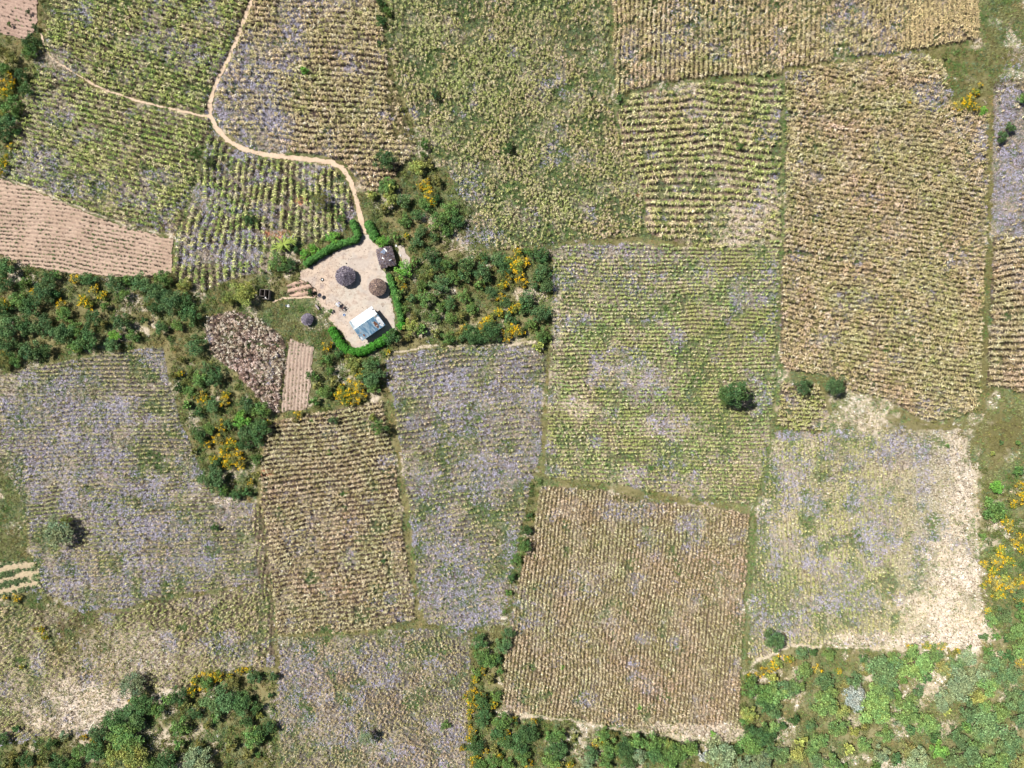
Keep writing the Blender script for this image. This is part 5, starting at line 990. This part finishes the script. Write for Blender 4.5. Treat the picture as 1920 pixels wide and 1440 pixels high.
# rectangular hut with broken thatch -----------------------------------------
bx_, by_ = W(723.5, 482, 1.8); shed = empty('thatched_shed', bx_, by_, 0, math.radians(15))
tag(shed, 'oblong hut with broken dark thatch and plastic sheets beside the round bush', 'hut')
bm = bmesh.new(); box(bm, -1.5, 1.5, -1.95, -1.75, 0, 1.5); box(bm, -1.5, 1.5, 1.75, 1.95, 0, 1.5); box(bm, -1.5, -1.3, -1.75, 1.75, 0, 1.48); box(bm, 1.3, 1.5, -1.75, 1.75, 0, 1.48); bm_obj('wall', bm, M_mud, shed)
def shed_roof():
    r = np.random.default_rng(11); nx_, ny_ = 22, 26; V = []; C = []
    hz = lambda x, y: 2.35 - .42 * abs(x) ** 1.3 * .72 - .30 * max(0, abs(y) - 1.2) ** 1.5
    for j in range(ny_):
        for i in range(nx_):
            x = -1.85 + 3.7 * i / (nx_ - 1); y = -2.3 + 4.6 * j / (ny_ - 1); rx = 1 - .10 * (abs(y) / 2.3) ** 4
            z = hz(x, y) + r.normal() * .05
            if -.95 > y > -1.5 and x > -1.0: z -= .22
            ex = x * rx + (r.normal() * .06 if i in (0, nx_ - 1) else 0); ey = y + (r.normal() * .08 if j in (0, ny_ - 1) else 0)
            V.append((ex, ey, z)); C.append(gth[r.integers(0, 5)] * .75)
    fq = grid_faces(ny_, nx_)
    n = 1700; x = r.uniform(-1.8, 1.8, n); y = r.uniform(-2.2, 2.2, n); d = np.stack([np.sign(x) * (1 - .3 * r.random(n)), r.normal(size=n) * .35], -1)
    d[y < -1.5] = d[y < -1.5] * .5 + [0, -.8]; d[y > 1.7] = d[y > 1.7] * .5 + [0, .8]
    L = .3 + .35 * r.random(n); z0 = np.array([hz(a, b) for a, b in zip(x, y)]); x2 = np.clip(x + d[:, 0] * L, -2.05, 2.05); y2 = np.clip(y + d[:, 1] * L, -2.5, 2.5); z1 = np.array([hz(a, b) for a, b in zip(x2, y2)])
    up = .06 + .14 * r.random(n); dip = np.where((y < -.95) & (y > -1.5) & (x > -1), -.2, 0)
    A = np.stack([x, y, z0 + up + dip], -1); B = np.stack([x2, y2, z1 + up * .7 + dip], -1); t = np.stack([-d[:, 1], d[:, 0], np.zeros(n)], -1) * .05
    Vs = np.stack([A - t, A + t, B + t, B - t], 1).reshape(-1, 3)
    cs = np.array(gth[:2] + gth[2:] + bth[:3]); cc = cs[r.integers(0, len(cs), n)] * (.6 + .55 * r.random((n, 1)))
    return mesh_np('roof', np.vstack([V, Vs]), [fq, np.arange(n * 4).reshape(-1, 4) + len(V)], np.vstack([C, np.repeat(cc, 4, 0)]), [M_thatch])
sroof = obj('roof', shed_roof(), shed)
def sheet_patch(name, pts, z, mat, parent, lab):
    bm = bmesh.new(); vs = [bm.verts.new((x, y, z + dz)) for x, y, dz in pts]; bm.faces.new(vs); bmesh.ops.triangulate(bm, faces=bm.faces[:]); bmesh.ops.solidify(bm, geom=bm.faces[:], thickness=.015)
    o = bm_obj(name, bm, mat, parent); o['label'] = lab
sheet_patch('plastic_sheet', [(-1.0, 1.35, 0), (.1, 1.75, .12), (.35, 1.1, .14), (-.15, .55, .12), (-.5, 1.0, .05)], 2.36, M_tarp, sroof, 'dark blue plastic sheet')
sheet_patch('plastic_sheet', [(.0, 2.0, 0), (.35, 2.0, 0), (.75, 1.2, .0), (.5, 1.1, .05), (.25, 1.6, .1)], 2.34, M_white, sroof, 'white curved plastic strip')
sheet_patch('plastic_sheet', [(-.95, -.1, 0), (-.65, .1, 0), (-.6, -.25, .03), (-.35, -.55, .05), (-.65, -.4, 0)], 2.36, M_white, sroof, 'small white plastic scrap')
sheet_patch('plastic_sheet', [(.3, -.85, 0), (.8, -1.0, 0), (1.3, -.9, -.1), (1.1, -1.15, -.05), (.7, -1.2, 0)], 2.3, M_grey, sroof, 'thin grey plastic strip')

# roofless latrine ------------------------------------------------------------
lx, ly = W(498.5, 552, .8); lat = empty('latrine', lx, ly, 0, -.08)
tag(lat, 'small roofless latrine with thin mud walls beside the big lime tree', 'latrine')
M_blk = mat_plain('painted_shade_floor', (.012, .01, .01), .95, .05)  # shade between the walls painted as a near black floor
bm = bmesh.new(); box(bm, -1.2, -1.12, -.5, 1.1, 0, 1.7); box(bm, -1.12, .95, 1.04, 1.1, 0, 1.7); box(bm, -.08, .0, -.5, 1.04, 0, 1.75); box(bm, -1.2, -.08, -.58, -.5, 0, 1.7); box(bm, .95, 1.02, -1.1, 1.1, 0, 1.5); box(bm, -.6, .95, -1.18, -1.1, 0, 1.3); bm_obj('wall', bm, mat_plain('grey_mud', tuple(alb(150, 138, 130))), lat)
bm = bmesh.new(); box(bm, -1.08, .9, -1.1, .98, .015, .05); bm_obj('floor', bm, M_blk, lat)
bm = bmesh.new(); vs = [bm.verts.new(p) for p in [(-.05, -.95, 1.3), (.55, -1.1, 1.32), (.1, -.55, 1.5)]]; bm.faces.new(vs); bmesh.ops.solidify(bm, geom=bm.faces[:], thickness=.02); bm_obj('roof_scrap', bm, M_white, lat)

# drying rack with washing -----------------------------------------------------
rx_, ry_ = W(638, 573, .6); rack = empty('drying_rack', rx_, ry_, 0, math.radians(-40))
tag(rack, 'wooden pole drying rack in the yard above the blue basin', 'drying rack')
for sx in (-1, 1):
    for sy in (-1, 1):
        bm = bmesh.new(); cyl(bm, (sx * 1.15, sy * .55), .045, .04, 0, .95, 8); bm_obj('leg', bm, M_wood, rack)
def bar(a, b, r=.04):
    return tube_list([(a, b, r, r)], M_wood, 'pole', 6)
for sy in (-1, 1): obj('rail', bar((-1.35, sy * .55, .85), (1.4, sy * .55, .85)), rack)
for k in range(6): obj('slat', bar((-1.2 + k * .48, -.7, .9), (-1.2 + k * .48, .7, .9), .025), rack)
cm = []
for i, (a, b, w_, d_, mt, lb) in enumerate([(-.75, -.25, .34, .3, M_white, 'white cloth at the left end of the drying rack'), (-.25, -.35, .28, .24, M_grey, 'grey cloth in the middle of the drying rack'), (-.55, .3, .26, .2, mat_plain('lilac_cloth', (.40, .38, .50)), 'lilac cloth on the far rail of the drying rack'), (.45, .1, .32, .3, M_dark, 'dark cloth right of the middle of the drying rack'), (.95, -.1, .22, .3, mat_plain('brown_cloth', (.14, .08, .07)), 'brown cloth at the right end of the drying rack')]):
    bm = bmesh.new(); n_ = 8; g = [[None] * n_ for _ in range(n_)]; r = random.Random(i)
    for u in range(n_):
        for v in range(n_):
            fx = (u / (n_ - 1) - .5) * 2; fy = (v / (n_ - 1) - .5) * 2
            g[u][v] = bm.verts.new((fx * w_ * (1 + r.uniform(-.12, .12)), fy * d_ * (1 + r.uniform(-.12, .12)), .03 + .035 * r.random() - .1 * max(0, abs(fy) - .8)))
    for u in range(n_ - 1):
        for v in range(n_ - 1): bm.faces.new((g[u][v], g[u + 1][v], g[u + 1][v + 1], g[u][v + 1]))
    bmesh.ops.solidify(bm, geom=bm.faces[:], thickness=.012)
    q = Matrix.Rotation(math.radians(-40), 3, 'Z') @ Vector((a, b, 0))
    o = bm_obj('cloth', bm, mt, None, (rx_ + q.x, ry_ + q.y, .925 + .012 * i)); o.rotation_euler.z = math.radians(-40 + i * 7); tag(o, lb, 'cloth', 'cloths on the drying rack')

def torus(bm, R, r, z, n=28, m=10):
    ring = [[bm.verts.new(((R + r * math.cos(j * 2 * math.pi / m)) * math.cos(i * 2 * math.pi / n), (R + r * math.cos(j * 2 * math.pi / m)) * math.sin(i * 2 * math.pi / n), z + r * 1.1 * math.sin(j * 2 * math.pi / m))) for j in range(m)] for i in range(n)]
    for i in range(n):
        for j in range(m): bm.faces.new((ring[i][j], ring[(i + 1) % n][j], ring[(i + 1) % n][(j + 1) % m], ring[i][(j + 1) % m]))
bm = bmesh.new(); torus(bm, .30, .11, .13); x, y = W(604, 524, .2); ty = bm_obj('tyre', bm, M_rub, None, (x, y, 0), smooth=True); tag(ty, 'black tyre lying flat around a white bowl left of the grey hut', 'tyre')
def basin(px, py, R, h, mo, mi_, label, cat='basin'):
    bm = bmesh.new(); n = 24; prof = [(R * .7, .0), (R, h), (R + .03, h), (R + .03, h - .02), (R * .96, h - .01), (R * .66, .03)]
    rings = [[bm.verts.new((a * math.cos(i * 2 * math.pi / n), a * math.sin(i * 2 * math.pi / n), z)) for i in range(n)] for a, z in prof]
    for k in range(len(prof) - 1):
        for i in range(n): bm.faces.new((rings[k][i], rings[k][(i + 1) % n], rings[k + 1][(i + 1) % n], rings[k + 1][i])).material_index = 1 if k >= 4 else 0
    bm.faces.new(rings[0]); bm.faces.new(rings[-1]).material_index = 1
    x, y = W(px, py, h); o = bm_obj('basin', bm, [mo, mi_], None, (x, y, .03)); tag(o, label, cat); return o
basin(604, 524, .17, .1, M_white, M_white, 'white bowl sitting inside the black tyre', 'bowl')
basin(645, 590.3, .30, .18, M_grey, M_blue, 'blue washing basin on the sand between rack and house')
x, y = W(647.5, 594.5, .1); bm = bmesh.new(); cyl(bm, (0, 0), .09, .09, 0, .14, 14); cyl(bm, (.0, .0), .1, .1, .14, .16, 14); o = bm_obj('tin_can', bm, M_stone, None, (x, y, 0)); tag(o, 'small brown tin just below the blue basin', 'tin')

# post stand; its cast shadow is built as a dark round tray
x, y = W(599.5, 553.5, 1.1); ps = empty('post_stand', x, y, 0, 0)
tag(ps, 'cast shadow built as a dark round tray on a wooden post at the left edge of the yard', 'stand')
bm = bmesh.new(); cyl(bm, (0, 0), .06, .05, 0, 1.15, 10); bm_obj('post', bm, M_wood, ps)
bm = bmesh.new(); cyl(bm, (0, 0), .42, .5, 1.15, 1.27, 20); bm_obj('shade_disc', bm, M_dark, ps)
bm = bmesh.new(); M_ = Matrix.Rotation(.1, 4, 'Z'); box(bm, -1.35, -.1, -.035, .035, 1.05, 1.11, M=M_); bm_obj('arm', bm, M_wood, ps)
bm = bmesh.new(); cyl(bm, (-1.3, -.14), .05, .05, 0, 1.3, 8); bm_obj('post', bm, M_wood, ps)
# leaning board
x, y = W(593.5, 577.5, .4); bd = empty('leaning_board', x, y, 0, math.radians(-52)); tag(bd, 'weathered pale board leaning on a peg below the garden beds', 'board')
bm = bmesh.new(); box(bm, -.75, .65, -.02, .02, 0, 1.0, M=Matrix.Rotation(-.5, 4, 'X')); bm_obj('panel', bm, mat_plain('pale_board', tuple(alb(206, 190, 190))), bd)
bm = bmesh.new(); cyl(bm, (0, .45), .04, .04, 0, .8, 8); bm_obj('peg', bm, M_wood, bd)
# litter
def scrap(px, py, s, label, seed, mat=M_white):
    r = random.Random(seed); bm = bmesh.new(); n = 7; c = bm.verts.new((0, 0, .10 * s + .05)); vs = [bm.verts.new((s * r.uniform(.6, 1.2) * math.cos(i * .9), s * r.uniform(.6, 1.2) * math.sin(i * .9), .02 + .06 * r.random())) for i in range(n)]
    for i in range(n): bm.faces.new((c, vs[i], vs[(i + 1) % n]))
    bmesh.ops.solidify(bm, geom=bm.faces[:], thickness=.01)
    x, y = W(px, py); o = bm_obj('plastic_scrap', bm, mat, None, (x, y, .12)); tag(o, label, 'litter', 'plastic litter')
scrap(541, 574, .42, 'white plastic bag in the grass left of the yard', 1)
scrap(537, 573, .25, 'bluish scrap just left of the white bag in the grass', 2, M_tarp)
scrap(743, 461, .3, 'white scrap above right of the broken thatch hut', 3)
scrap(751, 479, .26, 'white scrap right of the broken thatch hut', 4)
scrap(757, 575, .24, 'white scrap in scrub right of the thin hedge', 5)
scrap(498, 557, .0001, '', 6) if False else None
for i, (px, py, s, lab) in enumerate([(649.5, 494, .16, 'black pot just above the grey thatched hut'), (675, 495, .07, 'small stone between path mouth and grey hut'), (701, 497, .08, 'small stone left of the broken thatch hut'), (685, 546, .07, 'small stone left of the brown hut'), (649, 553.5, .09, 'dark stone below the grey hut'), (612, 569, .09, 'dark stone left of the drying rack'), (729, 622, .12, 'dark stone between house corner and south hedge'), (690, 641, .12, 'yellowish stone in the shadow under the house'), (738, 576, .08, 'stone at the foot of the thin right hedge')]):
    rock('pot' if i == 0 else 'stone', px, py, .02, s, M_dark if i in (0, 6) else M_stone, lab, 'pot' if i == 0 else 'stone', None if i == 0 else 'stones on the yard', .8, 50 + i)
# pebbles and crumbs (too many to count)
n = 900; r_ = np.random.default_rng(77); x = r_.uniform(560, 745, n); y = r_.uniform(455, 655, n); k = yard_in(x, y) & (r_.random(n) < sstep(740, 560, x) + .15); x, y = x[k], y[k]; m = len(x)
pv = [(np.array([(-.5, -.5, 0), (.5, -.4, 0), (.4, .5, 0), (-.4, .4, 0), (0, 0, .8)]), np.array([(0, 1, 4), (1, 2, 4), (2, 3, 4), (3, 0, 4)]), np.ones((5, 3)))]
X_, Y_ = tow(x, y)
me = scatter('pebbles', pv, X_, Y_, np.full(m, .015), .08 + .14 * r_.random(m), np.tile(alb(130, 108, 96), (m, 1)) * (.5 + .8 * r_.random((m, 1))), M_path)
tag(obj('pebbles', me), 'brown pebbles and crumbs strewn over the left part of the yard', 'pebbles', None, 'stuff')

# banana clump -----------------------------------------------------------------
def banana(px, py, h, seed, label, n=14, L=2.3):
    r = np.random.default_rng(seed); x, y = W(px, py, h * .8); e = empty('banana_plant', x, y); tag(e, label, 'banana plant', 'banana plants left of the long hedge')
    obj('stem', tube_list([((0, 0, -.05), (.05, .03, h * .75), .11, .07)], mat_plain('banana_stem', tuple(alb(120, 140, 80))), 'stem', 8), e)
    for i in range(n):
        az = i * 2.4 + r.random(); d = np.array([math.cos(az), math.sin(az)]); t = np.array([-d[1], d[0]]); ll = L * (.75 + .4 * r.random()); V = []; C = []
        for k in range(6):
            q = k / 5; w = .14 * math.sin(math.pi * min(1, q * .85 + .12)) + .02; p = d * ll * q; z = h * .75 + .55 * math.sin(q * 2.0) - .35 * q * q
            for s_ in (-1, 0, 1): V.append((p[0] + t[0] * w * s_, p[1] + t[1] * w * s_, z - abs(s_) * w * .5)); C.append(alb(*((180, 196, 100) if s_ == 0 or i % 3 == 0 else (128, 160, 70)), k=.6) * (.8 + .4 * r.random()))
        fc = [(k * 3 + a, k * 3 + a + 1, k * 3 + 4 + a, k * 3 + 3 + a) for k in range(5) for a in (0, 1)]
        obj('leaf', mesh_np('leaf', np.array(V), np.array(fc), np.array(C), [M_weed], smooth=True), e)
banana(531, 457, 2.9, 1, 'tall banana plant with splayed yellow green leaves on red soil')
banana(523, 464, 2.1, 2, 'shorter banana plant at the lower left of the clump', 11, 1.9)
banana(543, 452, 2.2, 3, 'darker banana plant at the right of the clump', 11, 1.9)
